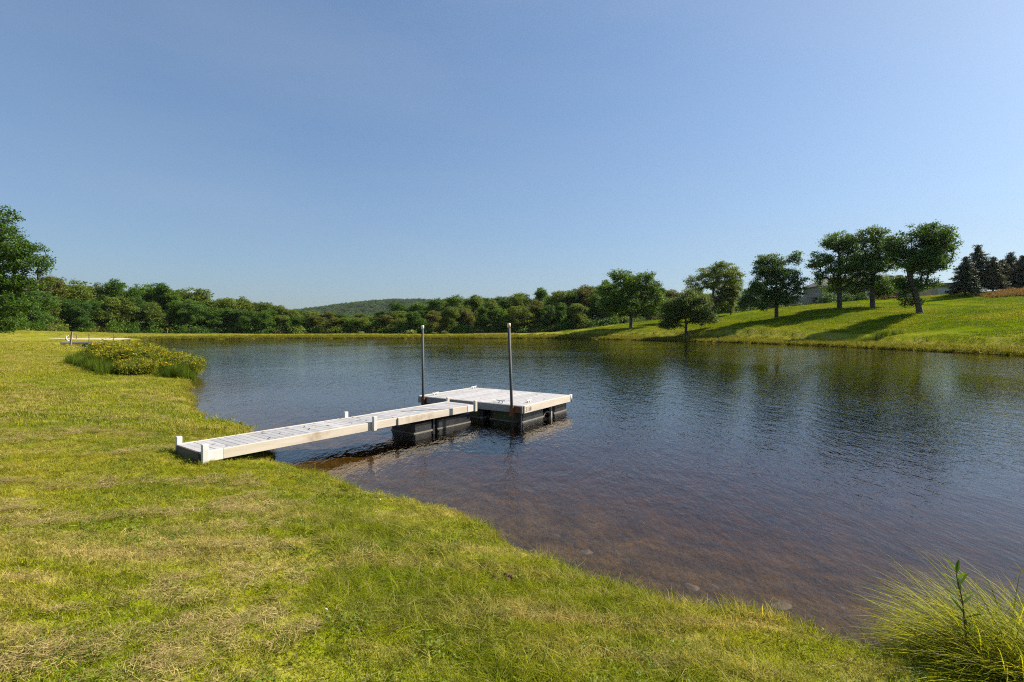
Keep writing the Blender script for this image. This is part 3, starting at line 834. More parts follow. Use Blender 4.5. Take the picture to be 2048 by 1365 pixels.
# ragged taller tufts along the near water's edge
ted = [tuft(160 + i, 26, .05, .06, .17, .0042, .55, M["blade"], 3) for i in range(5)]
ix = R.choice(len(SP), 60000, p=np.linalg.norm(np.roll(SP, -1, 0) - SP, axis=1) / np.linalg.norm(np.roll(SP, -1, 0) - SP, axis=1).sum())
t = R.uniform(0, 1, 60000)[:, None]
pp = SP[ix] * (1 - t) + np.roll(SP, -1, 0)[ix] * t + R.normal(0, .12, (60000, 2))
pp = pp[(pp[:, 1] < 24) & (pp[:, 0] < 5) & (pp[:, 1] > 1)]
x, y = pp[:, 0], pp[:, 1]; z, d = ground_h(x, y)
k = (d > .0) & (d < .22) & (vnoise(x * 1.7, y * 1.7, 12) > .42)
do_scatter("edge_grass", "ragged taller grass fringing the near water's edge", "grass", ted, x[k], y[k], z[k], .5, 1.25, .25)
# broad-leaved weeds in the lawn
M["clover"] = leaf_mat("clover", [(.2, (.085, .140, .010)), (.5, (.140, .200, .014)), (.8, (.230, .270, .030))], scale=2.0, trans=.3)
def clover(seed, n=16, r_=.09):
    rg = np.random.default_rng(seed); th = rg.uniform(0, 6.283, n); q = r_ * np.sqrt(rg.uniform(0, 1, n))
    C = np.c_[np.cos(th) * q, np.sin(th) * q, rg.uniform(.012, .045, n)]
    V, F_ = leaf_quads(C, 3, .005, .014, rg, up=1.5, flat=.4, aspect=.9); return mesh_np("clover", V, F_, M["clover"])
tcv = [clover(900 + i) for i in range(4)]
x, y = wedge(9000, 0.8, 9, 1.2, 1.5)
d0 = shore_dist(x, y); z, d = ground_h(x, y, d0)
k = (d > .15) & (vnoise(x * 1.1, y * 1.1, 88) * .6 + vnoise(x * 3.1, y * 3.1, 89) * .4 > .52) & (R.uniform(0, 1, len(x)) < .35)
do_scatter("clover_patches", "small round-leaved clover and weeds in the foreground lawn", "clover", tcv, x[k], y[k], z[k], .7, 1.5, .15)
# hay clippings
x, y = wedge(60000, 0.8, 16, 1.5, 1.5)
d0 = shore_dist(x, y)
c_, s_ = math.cos(rad(28)), math.sin(rad(28))
u, v = (x * c_ + y * s_) * .55, (-x * s_ + y * c_) * 1.9
hay = fbm(u * 1.5, v * 1.5, 60, 4)
big = vnoise(x * .25 + 3, y * .25, 61)
k = (d0 > .8) & (hay > .60 - .12 * big - .06 * sstep(1, -5, x)) & (R.uniform(0, 1, len(x)) < .10 + .46 * sstep(1, -4, x))
x, y, d0 = x[k], y[k], d0[k]
z, d = ground_h(x, y, d0)
th_ = [tuft(180 + i, 60, .085, .025, .07, .0026, .4, M["blade_hay"], 2, lie_flat=.86, base_z=.028) for i in range(6)]
do_scatter("hay_clippings", "dry beige grass clippings lying in swaths over the lawn", "hay", th_, x, y, z, .7, 1.3, .12)
# lawn further away
tm_ = [tuft(220 + i, 60, .24, .035, .085, .011, .9, M["blade"], 2) for i in range(6)]
x, y = wedge(42000, 9.5, 42, 2, 1.3, right=.1)
d0 = shore_dist(x, y); z, d = ground_h(x, y, d0); k = d > .03
x, y, z, d = x[k], y[k], z[k], d[k]
do_scatter("lawn_grass_beyond", "mown lawn grass along the left shore past the dock", "grass", tm_, x, y, z, .7, 1.3, .15, hscale=.6 + .9 * fbm(x * .5, y * .5, 41))
tf = [tuft(240 + i, 70, .9, .05, .14, .035, .8, M["blade"], 2) for i in range(4)]
x, y = wedge(26000, 38, 135, 4, 1.6, right=-.1)
d0 = shore_dist(x, y); z, d = ground_h(x, y, d0); k = (d > .2) & (y < edge_at(x / y * 1024 + 1024) + 1)
pb = [tuple(p) for p in bp]
inb = ((x - cen[0]) / 11) ** 2 + ((y - cen[1]) / 15) ** 2 < 1
k &= ~inb
do_scatter("far_lawn_grass", "pale mown grass stretching to the woods at the left", "grass", tf, x[k], y[k], z[k], .7, 1.2, .1)
# hillside turf
th2 = [tuft(250 + i, 60, .8, .06, .16, .035, .8, blade_mat("blade_hill", own=[(.3, (.045, .100, .003)), (.45, (.095, .160, .004)), (.58, (.17, .205, .008)), (.7, (.27, .24, .025))], straw=.04, nscale=.16, nw=.8) if i == 0 else bpy.data.materials["blade_hill"], 2) for i in range(4)]
y = R.uniform(40, 150, 42000); x = y * R.uniform(.10, 1.25, 42000)
d0 = shore_dist(x, y); z, d = ground_h(x, y, d0); k = (d > 7.1) & (y < edge_at(x / y * 1024 + 1024)) & (fbm(x * .12, y * .12, 66) > .38)
do_scatter("hillside_grass", "green grass growing on the sunlit hillside", "grass", th2, x[k], y[k], z[k], .6, 1.2, .1)

# tall bank grass on the far and right shores
tb = [tuft(260 + i, 50, .32, .15, .46, .026, .5, M["blade_bank"], 3) for i in range(6)]
n = 30000
ix = R.integers(0, len(SP), n)
seglen = np.linalg.norm(np.roll(SP, -1, 0) - SP, axis=1)
ix = R.choice(len(SP), n, p=seglen / seglen.sum())
t = R.uniform(0, 1, n)[:, None]
pp = SP[ix] * (1 - t) + np.roll(SP, -1, 0)[ix] * t + R.normal(0, 2.6, (n, 2))
x, y = pp[:, 0], pp[:, 1]
d0 = shore_dist(x, y); z, d = ground_h(x, y, d0)
k = (d > -.05) & (d < 5.2 + 1.5 * vnoise(x * .3, y * .3, 5)) & (y > 38) & ((x > -15) | (y > 84)) & ~inb[:0].any() & ~((x < -58) & (y < 100))
do_scatter("bank_grass", "uncut yellow-green grass along the far water's edge", "grass", tb, x[k], y[k], z[k], .7, 1.35, .12)

# reeds in front of the goldenrod and at the right bank
trd = [tuft(280 + i, 60, .20, .35, .8, .010, .28, M["blade_reed"], 3) for i in range(5)]
xs, ys, ss = [], [], []
BUSH = [(-15.0, 21.8), (-16.2, 22.8), (-17.6, 24.0), (-19.1, 25.3), (-20.6, 26.8), (-22.0, 28.5), (-23.3, 30.3)]
for i in range(560):
    k = R.uniform(0, len(BUSH) - 1.01); a = np.array(BUSH[int(k)]); b = np.array(BUSH[int(k) + 1]); q = a + (b - a) * (k % 1)
    off = np.array([-.55, -.83]) * R.uniform(.5, 1.9) + R.normal(0, .2, 2)
    q = q + off; xs.append(q[0]); ys.append(q[1]); ss.append(R.uniform(.6, 1.05))
for i in range(70):
    q = np.array([-13.9, 21.3]) + R.normal(0, .35, 2); xs.append(q[0]); ys.append(q[1]); ss.append(R.uniform(.55, .9))
x, y = np.array(xs), np.array(ys); z, d = ground_h(x, y); k = d > -.2
do_scatter("waterside_reeds", "tall green grass growing in front of the yellow-flowered bushes", "reeds", trd, x[k], y[k], np.maximum(z[k], -.1), .6, 1.0, .08)
q = np.array(at(1755, 690, 64)[:2]); x = q[0] + R.normal(0, 1.5, 60); y = q[1] + R.normal(0, .4, 60); z, d = ground_h(x, y)
do_scatter("bank_reeds", "clump of thin upright reeds at the right bank's waterline", "reeds", trd, x, y, np.maximum(z, -.2), .9, 1.5, .08)

# rusty meadow mound at the right edge
tr_ = [tuft(300 + i, 60, .45, .5, .95, .04, .35, M["blade_rust"], 2) for i in range(4)]
x = R.uniform(92, 170, 9000); y = R.uniform(88, 118, 9000)
k = (((x - 131) / 31) ** 2 + ((y - 104) / 10) ** 2 < 1 + .15 * R.normal(size=9000))
x, y = x[k], y[k]; z, d = ground_h(x, y)
do_scatter("rusty_meadow_grass", "mound of tall rust-brown dry grass at the hilltop's right edge", "grass", tr_, x, y, z, .8, 1.3, .1)

# undergrowth under the edge of the woods, the woods behind, and the wooded hill
def blob(seed, n, rx, rz, size, leaf, spread=.3, leaves=12):
    r = np.random.default_rng(seed); v = r.normal(size=(n, 3)); v /= np.linalg.norm(v, axis=1)[:, None]; v[:, 2] = np.abs(v[:, 2])
    C = v * np.array([rx, rx, rz]) * (r.uniform(.15, 1, (n, 1)) ** .5)
    V, F_ = leaf_quads(C, leaves, spread, size, r); return mesh_np("foliage", V, F_, M[leaf])
ub = [blob(320, 46, 1.7, 2.2, .32, "leaf_deep", .35, 16), blob(321, 46, 1.9, 1.7, .32, "leaf_olive", .35, 16), blob(322, 46, 1.5, 2.8, .32, "leaf_oak", .35, 16), blob(323, 40, 1.6, 1.5, .3, "leaf_brown", .35, 16)]
pxs = R.uniform(-350, 1640, 1100); dd = edge_at(pxs) + R.uniform(-3.2, 6, 1100)
x = (pxs - 1024) / 1024 * dd; y = dd; z, d = ground_h(x, y)
k = d > 2
do_scatter("undergrowth", "dark leafy undergrowth along the foot of the woods", "undergrowth", ub, x[k], y[k], z[k], .5, 1.45, .1, .2)
def joined(p):
    tm, cm = p[0]
    me = bpy.data.meshes.new("woodland"); import bmesh
    bm = bmesh.new(); bm.from_mesh(tm); nt_ = len(bm.faces); bm.from_mesh(cm); bm.faces.ensure_lookup_table()
    for f in bm.faces[nt_:]: f.material_index = 1
    bm.to_mesh(me); bm.free(); me.materials.append(tm.materials[0]); me.materials.append(cm.materials[0]); return me
jw = [joined(p) for p in PROTO[:5]]
pxs = R.uniform(-420, 1660, 520); dd = edge_at(pxs) + 18 + R.uniform(0, 60, 520)
x = (pxs - 1024) / 1024 * dd; y = dd; z, d = ground_h(x, y)
topz = np.array([at(p, float(np.interp(p, SKY[:, 0], SKY[:, 1])) + 4, q)[2] for p, q in zip(pxs, dd)])
hh = np.clip((topz - z), 4.5, 17) * R.uniform(.78, 1.0, len(z))
n = len(x); s = hh / 11.5
scatter("deep_woods", "dense mixed woods behind the far bank's tree line", "woods", jw, np.c_[x, y, z], np.c_[np.zeros(n), np.zeros(n), R.uniform(0, 6.28, n)], np.c_[np.maximum(s, .8), np.maximum(s, .8), s], R.integers(0, 5, n))
hb = [blob(340 + i, 60, 5.5, 7, 1.7, "leaf_hill", 1.1, 7) for i in range(4)]
n = 9000
x = R.uniform(-1150, 700, n); y = R.uniform(1020, 1800, n); z, d = ground_h(x, y, np.full(n, 150.0))
do_scatter("hill_forest", "forest covering the distant rounded hill", "forest", hb, x, y, z, .7, 1.3, .1, 1.0)

# ------------------------------------------------------------------ dock
def plank_mat():
    m, N, L, B, O = new_mat("deck_board")
    tc = N.new("ShaderNodeTexCoord"); oi = N.new("ShaderNodeObjectInfo"); geo = N.new("ShaderNodeNewGeometry")
    v = mapnode(N, L, geo.outputs["Position"], (1, 1, 1))
    f = noisenode(N, L, v, 5.0, 6, .65); f2 = noisenode(N, L, mapnode(N, L, tc.outputs["Object"], (40, 3, 3)), 3, 4, .6)
    c = rampnode(N, L, f, [(.3, (.33, .325, .33)), (.6, (.44, .435, .445)), (.8, (.50, .49, .485))])
    c = mixc(N, L, .25, c, rampnode(N, L, f2, [(.3, (.26, .25, .245)), (.7, (.45, .445, .44))]))
    r_ = rampnode(N, L, oi.outputs["Random"], [(0, (.82, .82, .83)), (1, (1.08, 1.07, 1.05))])
    c = mixc(N, L, 1, c, r_, 'MULTIPLY')
    st = rampnode(N, L, noisenode(N, L, v, 2.2, 5, .75), [(.58, (0, 0, 0)), (.74, (.55, .55, .55))])
    c = mixc(N, L, st, c, (.33, .27, .20))
    L.new(c, B.inputs["Base Color"]); B.inputs["Roughness"].default_value = .6; B.inputs["Specular IOR Level"].default_value = .35
    b = N.new("ShaderNodeBump"); b.inputs["Strength"].default_value = .3; b.inputs["Distance"].default_value = .004; L.new(f2, b.inputs["Height"]); L.new(b.outputs[0], B.inputs["Normal"])
    return m
M["board"] = plank_mat()
M["fascia"] = simple_mat("fascia", (.47, .41, .335), (.61, .55, .465), 2.2, .65, .2, (.4, 3, 3), stain=((.34, .27, .19), .60))
M["frame_grey"] = simple_mat("frame_grey", (.24, .24, .21), (.34, .33, .30), 4, .7, .2, (.4, 3, 3), stain=((.16, .15, .09), .58))
M["shaded_end_wood"] = simple_mat("shaded_end_wood", (.085, .065, .045), (.15, .12, .085), 5, .85, .3, (3, .5, 3))  # shade on the walkway's shore end, painted in as darker brown
M["white_pl"] = simple_mat("white_plastic", (.56, .55, .53), (.66, .65, .63), 5, .45, 0)
M["float"] = simple_mat("float_plastic", (.012, .013, .016), (.030, .032, .036), 6, .42, .25)
M["algae"] = simple_mat("algae", (.030, .036, .012), (.085, .10, .030), 9, .8, .3, (1, 1, .35))
M["scum"] = simple_mat("scum_line", (.16, .15, .13), (.24, .22, .19), 8, .8, .1)
M["rust"] = simple_mat("rusty_steel", (.10, .036, .016), (.24, .095, .04), 18, .85, .4)
M["pole"] = simple_mat("galvanised_pole", (.030, .030, .028), (.080, .080, .077), 5, .65, .1, (3, 3, .4), metallic=.0, stain=((.14, .07, .035), .60))
M["cap"] = simple_mat("pole_cap", (.62, .52, .36), (.74, .64, .48), 10, .5)
M["ink"] = simple_mat("black_marking", (.012, .012, .014), (.03, .03, .03), 20, .6)
M["deadleaf"] = simple_mat("dead_leaf", (.035, .022, .014), (.10, .06, .03), 30, .8)

TH = 0.93
DZ = 0.405
# walkway: local x from the shore end outward, y to the left, z=0 at deck top
wroot = thing("dock_walkway", "long narrow pale-decked walkway reaching from the lawn to the floating platform", "dock",
              (-2.98 - math.cos(TH) * 2.98, 9.91 - math.sin(TH) * 2.98, DZ + .02), (0, rad(.2), TH))
WL, WW = 5.96, 0.87
pw = .1135
npl = int(WL / pw)
pm_ = MB().box((0, 0, -.018), (pw - .006, WW - .07, .032)).mesh("plank", M["board"], bevel=.002)
for i in range(npl):
    link("plank", pm_, wroot, (pw * (i + .5), 0, random.Random(i).uniform(-.0015, .0015)))
for sgn in (-1, 1):
    yy = sgn * (WW / 2 - .012)
    for (a, b, off) in ((.30, 2.86, 0), (2.86, 3.60, -.028), (3.60, 5.66, 0)):
        MB().box(((a + b) / 2, yy + sgn * off, -.0735), (b - a - .006, .04, .147)).build("fascia_board", M["fascia"], wroot, bevel=.004)
    for (a, b) in ((.06, .30), (5.66, 5.90)):
        o = MB().box(((a + b) / 2, yy + sgn * .004, -.0745), (b - a - .004, .045, .149)).build("end_plate", M["white_pl"], wroot, bevel=.004)
    for px_, h_ in ((.045, .10), (3.02, .10), (5.93, .085)):
        MB().box((px_, sgn * (WW / 2 + .012), h_ / 2 - .075), (.078, .062, h_ + .17)).build("post", M["fascia"] if px_ > 5 else M["white_pl"], wroot, bevel=.006)
MB().box((.0, 0, -.10), (.035, WW - .12, .19)).build("end_board", M["shaded_end_wood"], wroot, bevel=.003)
MB().box((2.98, .16, -.065), (5.7, .05, .055)).build("stringer", M["frame_grey"], wroot)
MB().box((2.98, -.16, -.065), (5.7, .05, .055)).build("stringer", M["frame_grey"], wroot)
def float_part(parent, x0, x1, y0, y1, ztop, zbot, algae_face=False):
    f = MB().box(((x0 + x1) / 2, (y0 + y1) / 2, (ztop + zbot) / 2), (x1 - x0, y1 - y0, ztop - zbot)).build("float_drum", M["float"], parent, bevel=.03)
    return f
wf = float_part(wroot, 4.78, 5.86, -.36, .36, -.185, -.75)
wf2 = float_part(wroot, 4.10, 4.62, -.36, .36, -.185, -.75)
for px_ in (4.70,):
    MB().box((px_, -.30, -.40), (.06, .06, .45)).build("float_bracket", M["float"], wroot, bevel=.004)
    MB().box((px_, .30, -.40), (.06, .06, .45)).build("float_bracket", M["float"], wroot, bevel=.004)
for fx in ((4.78, 5.86), (4.10, 4.62)):
    MB().box(((fx[0] + fx[1]) / 2, 0, -.405), (fx[1] - fx[0] + .008, .728, .03)).build("scum_line", M["scum"], wf)

# platform: local x along the walkway direction, y left, z=0 deck top
PL, PW_ = 2.43, 3.31
proot = thing("floating_platform", "square floating dock platform with pale deck on black floats", "dock", (-.45, 13.645, DZ), (0, 0, .987))
pm2 = MB().box((0, 0, -.018), (PL - .10, .1405, .032)).mesh("plank", M["board"], bevel=.004)
np2 = int((PW_ - .1) / .145)
for i in range(np2):
    link("plank", pm2, proot, (0, -PW_ / 2 + .05 + .146 * (i + .5), random.Random(500 + i).uniform(-.0015, .0015)))
for sgn in (-1, 1):
    MB().box((0, sgn * (PW_ / 2 - .02), -.086), (PL - .09, .045, .175)).build("fascia_board", M["fascia"], proot, bevel=.004)
    MB().box((sgn * (PL / 2 - .02), 0, -.088), (.045, PW_ - .05, .165)).build("fascia_board", M["frame_grey"], proot, bevel=.004)
for y_ in (-1.0, -.34, .34, 1.0):
    MB().box((0, y_, -.068), (PL - .1, .05, .06)).build("stringer", M["frame_grey"], proot)
for sx_ in (-1, 1):
    for sy_ in (-1, 1):
        if not (sx_ > 0 and sy_ < 0): continue
        MB().tube([(sx_ * (PL / 2 - .03), sy_ * (PW_ / 2 - .03), -.17), (sx_ * (PL / 2 - .03), sy_ * (PW_ / 2 - .03), .012)], .055, 14).build("corner_cap", M["white_pl"], proot, True)
# floats with recesses between them
fl = []
for (x0, x1) in ((-1.10, -.12), (.42, 1.12)):
    for (y0, y1) in ((-1.56, -.62), (-.40, .40), (.62, 1.56)):
        fl.append(float_part(proot, x0, x1, y0, y1, -.18, -.80))
        MB().box(((x0 + x1) / 2, (y0 + y1) / 2, -.392), (x1 - x0 + .008, y1 - y0 + .008, .03)).build("scum_line", M["scum"], fl[-1])
for (y0, y1) in ((-1.44, -.74), (-.32, .32)):
    MB().box((-1.106, (y0 + y1) / 2, -.29), (.014, y1 - y0, .19)).build("algae_panel", M["algae"], fl[0])
arch = [(-.34 + .0, -.42)] + [(.02 + .20 * math.cos(math.pi - math.pi * k / 8) - .02, -.42 + .13 * math.sin(math.pi * k / 8)) for k in range(9)]
a_pts = [(.15 + .17 * math.cos(math.pi - math.pi * k / 10), -1.50, -.42 + .10 * math.sin(math.pi * k / 10)) for k in range(11)]
MB().tube(a_pts, .02, 8).build("float_rim", M["scum"], proot, True)
MB().box((.33, -1.5, -.42), (.07, .07, .50)).build("float_bracket", M["frame_grey"], proot, bevel=.004)
MB().box((-1.14, -1.52, -.42), (.06, .08, .50)).build("float_bracket", M["float"], proot, bevel=.004)
# cleats
def cleat(x, y, rz):
    m = MB().box((-.05, 0, .02), (.025, .03, .04)).box((.05, 0, .02), (.025, .03, .04)).tube([(-.14, 0, .055), (-.05, 0, .045), (.05, 0, .045), (.14, 0, .055)], .014, 8)
    m.build("cleat", M["white_pl"], proot, False, 0, (x, y, .002), (0, 0, rz))
cleat(-.80, 1.40, 0.1); cleat(-.60, -1.42, 0.1); cleat(.95, 1.45, .1); cleat(-1.02, -.9, 1.5)
# pole sleeves, with flanges
def sleeve(x, y):
    s = MB().tube([(x, y, -.24), (x, y, -.005)], .052, 14, cap=False).build("pole_sleeve", M["rust"], proot, True)
    MB().box((x + .06, y, -.10), (.03, .16, .16)).build("flange", M["rust"], s, bevel=.004)
    for k in (-1, 1):
        MB().tube([(x + .04, y + k * .055, -.10), (x + .022, y + k * .055, -.10)], .014, 8).build("bolt", M["rust"], s)
sleeve(-1.27, 1.40); sleeve(-1.27, -1.37)
MB().box((-1.243, -1.50, -.09), (.012, .17, .15)).build("rust_plate", M["rust"], proot, bevel=.003)
def lettering(text, parent, loc, rot, size):
    cu = bpy.data.curves.new("lettering", 'FONT'); cu.body = text; cu.size = size; cu.extrude = .001; cu.materials.append(M["ink"])
    tmp = bpy.data.objects.new("lettering", cu); COL.objects.link(tmp)
    bpy.context.view_layer.update()
    me = bpy.data.meshes.new_from_object(tmp.evaluated_get(bpy.context.evaluated_depsgraph_get()))
    bpy.data.objects.remove(tmp)
    return link("lettering", me, parent, loc, rot)
lettering("Z-58", proot, (-1.13, -PW_ / 2 - .004, -.135), (rad(90), 0, 0), .135)
# the two mooring poles stand in the lake bed
W2 = Matrix.Translation((-.45, 13.645, DZ)) @ Matrix.Rotation(.987, 4, 'Z')
def pole(lab, lx, ly, top, lean, cap):
    w = W2 @ Vector((lx, ly, 0))
    # leaning about the sleeve: the foot is set so that the shaft passes the sleeve at deck height
    o = thing("mooring_pole", lab, "pole", (w.x - math.tan(lean) * (DZ + 1.1), w.y, -1.1), (0, lean, 0), "mooring poles of the floating platform")
    MB().tube([(0, 0, 0), (0, 0, top + 1.1)], .034, 14).build("shaft", M["pole"], o, True)
    MB().tube([(0, 0, top + 1.1 - .07), (0, 0, top + 1.13)], .039, 14).build("cap", M["cap"] if cap else M["white_pl"], o, True)
pole("rusty steel pole at the platform's left corner, beyond the walkway", -1.27, 1.40, 2.24, rad(-.5), False)
pole("cream-capped steel pole at the platform's near corner beside the lettering", -1.27, -1.37, 2.28, rad(-2.0), True)

# dead leaves on the deck
lv = np.array([(0, 0, 0), (.35, .22, .05), (.7, .18, .02), (1.0, 0, .08), (.68, -.2, .06), (.3, -.18, .0)]) * .085
lm_ = bpy.data.meshes.new("fallen_leaf"); lm_.from_pydata(lv.tolist(), [], [(0, 1, 2, 3, 4, 5)]); lm_.materials.append(M["deadleaf"])
rl = random.Random(7)
def on_root(root, lx, ly, lz): 
    rot = Matrix.Rotation(root.rotation_euler.z, 4, 'Z') @ Matrix.Rotation(root.rotation_euler.y, 4, 'Y')
    return Matrix.Translation(root.location) @ rot @ Vector((lx, ly, lz))
for k in range(30):
    w = on_root(wroot, min(max(rl.gauss(2.4, 1.2), .3), 5.7), rl.uniform(-.36, .36), .006)
    o = link("fallen_leaf", lm_, None, w, (rl.uniform(-.1, .1), rl.uniform(-.1, .1), rl.uniform(0, 6.3))); s = rl.uniform(.4, 1.2); o.scale = (s, s * .7, s)
    tag(o, "small dark dead leaf lying on the walkway boards", "leaf", "dead leaves on the walkway")
for k in range(20):
    w = on_root(proot, rl.uniform(-1.1, 1.1), rl.uniform(-1.5, 1.5), .006)
    o = link("fallen_leaf", lm_, None, w, (rl.uniform(-.1, .1), rl.uniform(-.1, .1), rl.uniform(0, 6.3))); s = rl.uniform(.4, 1.1); o.scale = (s, s * .7, s)
    tag(o, "small dark dead leaf lying on the floating platform", "leaf", "dead leaves on the platform")

# ------------------------------------------------------------------ second dock, life-ring post, stakes
M["wood_post"] = simple_mat("wood_post", (.20, .15, .10), (.36, .29, .20), 6, .85, .4, (3, 3, .4))
d2 = 67.0
a2 = Vector(at(125, 686, d2)); b2 = Vector(at(240, 685, d2 + 1.5))
a2.z = b2.z = .42
v2 = b2 - a2; L2 = math.hypot(v2.x, v2.y)
r2 = thing("far_dock", "small pale second dock beyond the goldenrod, before the sand beach", "dock", a2, (0, 0, math.atan2(v2.y, v2.x)))
bm2 = MB().box((0, 0, -.02), (.23, 1.1, .035)).mesh("plank", M["board"])
for i in range(int(L2 / .24)): link("plank", bm2, r2, (.24 * (i + .5), 0, 0))
for s in (-1, 1): MB().box((L2 / 2, s * .53, -.11), (L2, .05, .16)).build("fascia_board", M["fascia"], r2)
for x_ in (2.8, 5.4, 7.0): MB().box((x_, 0, -.38), (.8, .9, .36)).build("float_drum", M["float"], r2, bevel=.03)
for lab, px_, top in (("thin pole rising from the middle of the small far dock", 178, 667.5), ("thin pole beside the outer end of the small far dock", 227, 668.5)):
    q = Vector(at(px_, 0, d2 + 1.4)); tz = at(px_, top, d2 + 1.4)[2]
    o = thing("dock_pole", lab, "pole", (q.x, q.y, -.8), (0, 0, 0), "poles of the small far dock")
    MB().tube([(0, 0, 0), (0, 0, tz + .8)], .045, 8).build("shaft", M["pole"], o, True)
q = at(140, 690, 60); z = gh(q[0], q[1])
po = thing("wooden_post", "leaning wooden post carrying a white life ring near the small far dock", "post", (q[0], q[1], z - .1), (0, rad(7), 0))
MB().box((0, 0, 1.0), (.16, .14, 2.0)).build("shaft", M["wood_post"], po, bevel=.01)
MB().box((0, 0, 2.02), (.18, .16, .05), taper=.7).build("top", M["wood_post"], po)
ring = thing("life_ring", "white life ring hanging on the leaning wooden post", "life ring", (q[0] - .02, q[1] - .12, z + 1.2), (rad(90), 0, rad(62)))
tor = [(math.cos(t) * .29, math.sin(t) * .29, 0) for t in np.linspace(0, 2 * math.pi, 25)]
MB().tube(tor, .075, 10, cap=False).build("ring", M["white_pl"], ring, True)
for k in range(4):
    t = k * math.pi / 2 + .4
    MB().tube([(math.cos(t + e) * .29, math.sin(t + e) * .29, 0) for e in (-.12, 0, .12)], .082, 10, cap=False).build("band", M["rust"], ring, True)
q = at(152, 0, 92); z = gh(q[0], q[1])
MBs = thing("stake", "short tilted wooden stake on the sand beach", "stake", (q[0], q[1], z - .1), (rad(5), rad(12), .3))
MB().box((0, 0, .6), (.13, .11, 1.2)).build("shaft", M["wood_post"], MBs)
q = at(335, 0, 128); z = gh(q[0], q[1])
M["marker"] = simple_mat("marker_paint", (.55, .16, .10), (.62, .22, .15), 4, .6)
o = thing("marker_stake", "small pinkish-red marker stake before the woods on the far bank", "stake", (q[0], q[1], z - .1))
MB().tube([(0, 0, 0), (0, 0, 1.1)], .06, 8).build("shaft", M["wood_post"], o, True)
MB().box((0, -.02, 1.25), (.26, .06, .55)).build("marker", M["marker"], o)
q = on_plane(655, 676.8)
o = thing("drift_log", "reddish log lying at the far waterline left of the hill", "log", (q[0], q[1] + .4, .16), (0, 0, .08))
MB().tube([(-1.9, 0, 0), (-1.2, .05, .03), (0, 0, .02), (1.1, .06, 0), (1.8, .0, -.02)], [.10, .15, .17, .15, .09], 9).build("stem", simple_mat("log_wood", (.20, .11, .06), (.34, .20, .12), 3, .85, .4), o, True)
MB().tube([(.4, 0, .1), (.75, .15, .35)], [.06, .03], 7).build("branch_stub", M["bark"], o, True)

# ------------------------------------------------------------------ goldenrod bushes on the left shore
def bush_meshes(seed, r_, h, nst=30):
    rg = np.random.default_rng(seed)
    C, Fl, edges = [], [], []
    for k in range(nst):
        th = rg.uniform(0, 6.283); rr_ = r_ * math.sqrt(rg.uniform(0, 1)); b = np.array([math.cos(th) * rr_ * .7, math.sin(th) * rr_ * .7, 0])
        tip = np.array([math.cos(th) * rr_ * 1.05, math.sin(th) * rr_ * 1.05, h * (1 - .38 * (rr_ / r_) ** 2) * rg.uniform(.78, 1.08)])
        edges.append((b, tip, .014, .007))
        for t in np.linspace(.25, .93, 8): C.append(b + (tip - b) * t)
        if rg.uniform() < .22:
            for j in range(3): Fl.append(tip + rg.normal(size=3) * np.array([.06, .06, .03]))
    V, F_ = leaf_quads(np.array(C), 16, .12, .12, rg, up=.4, flat=.9, aspect=.35)
    V2, F2 = leaf_quads(np.array(Fl), 14, .05, .05, rg, up=.8, flat=.5, aspect=.8)
    return tubes_mesh(edges, M["bark"], 4), mesh_np("foliage", V, F_, M["leaf_shrub"]), mesh_np("flowers", V2, F2, M["flower_yellow"])
BM = [bush_meshes(61, 1.0, 1.12, 80), bush_meshes(62, 1.15, 1.0, 90), bush_meshes(63, .9, 1.18, 70)]
rb = random.Random(3)
for i, (bx, by) in enumerate(BUSH):
    for j in range(2):
        x = bx + (rb.uniform(.3, .7) if j == 0 else rb.uniform(-.6, -.1)); y = by + (rb.uniform(.5, 1.1) if j == 0 else rb.uniform(-.5, .0))
        z = max(gh(x, y), 0) - .05
        side = "water side" if j == 0 else "lawn side"
        o = thing("goldenrod_bush", f"yellow-flowered bush on the {side} of the shore thicket, {ORD[i]} from the near end", "bush", (x, y, z), (0, 0, rb.uniform(0, 6)), "yellow-flowered bushes on the left shore")
        s = rb.uniform(.85, 1.1) * (0.85 if i == 0 else 1.0); o.scale = (s, s, s * rb.uniform(.85, 1.1))
        ms = BM[(i + j) % 3]
        link("stems", ms[0], o); link("foliage", ms[1], o); link("flowers", ms[2], o)
# pale flowering shrubs on the far bank
def pale_bush(seed):
    rg = np.random.default_rng(seed); v = rg.normal(size=(34, 3)); v[:, 2] = np.abs(v[:, 2]); v /= np.linalg.norm(v, axis=1)[:, None]
    C = v * np.array([1.0, 1.0, 1.1]) * rg.uniform(.3, 1, (34, 1))
    V, F_ = leaf_quads(C, 14, .2, .2, rg); V2, F2 = leaf_quads(C[::2] * 1.08, 8, .12, .16, rg, up=.8)
    edges = [(np.zeros(3), c, .03, .01) for c in C[::3]]
    return tubes_mesh(edges, M["bark"], 4), mesh_np("foliage", V, F_, M["leaf_olive"]), mesh_np("flowers", V2, F2, M["flower_white"])
PB = [pale_bush(91), pale_bush(92)]
for px_, s, lab in ((722, .8, "small white-flowering shrub on the far bank below the hill"), (822, 1.25, "largest white-flowering shrub on the far bank, left of the poles"),
                    (869, .7, "small white-flowering shrub just right of the left mooring pole"), (889, .9, "low pale shrub on the far bank midway between the two poles")):
    q = at(px_, 0, 133); z = gh(q[0], q[1])
    o = thing("flowering_shrub", lab, "shrub", (q[0], q[1], z - .1), (0, 0, px_), "pale shrubs on the far bank"); o.scale = (s * 1.3, s * 1.3, s)
    for nm, mm in zip(("stems", "foliage", "flowers"), PB[px_ % 2]): link(nm, mm, o)

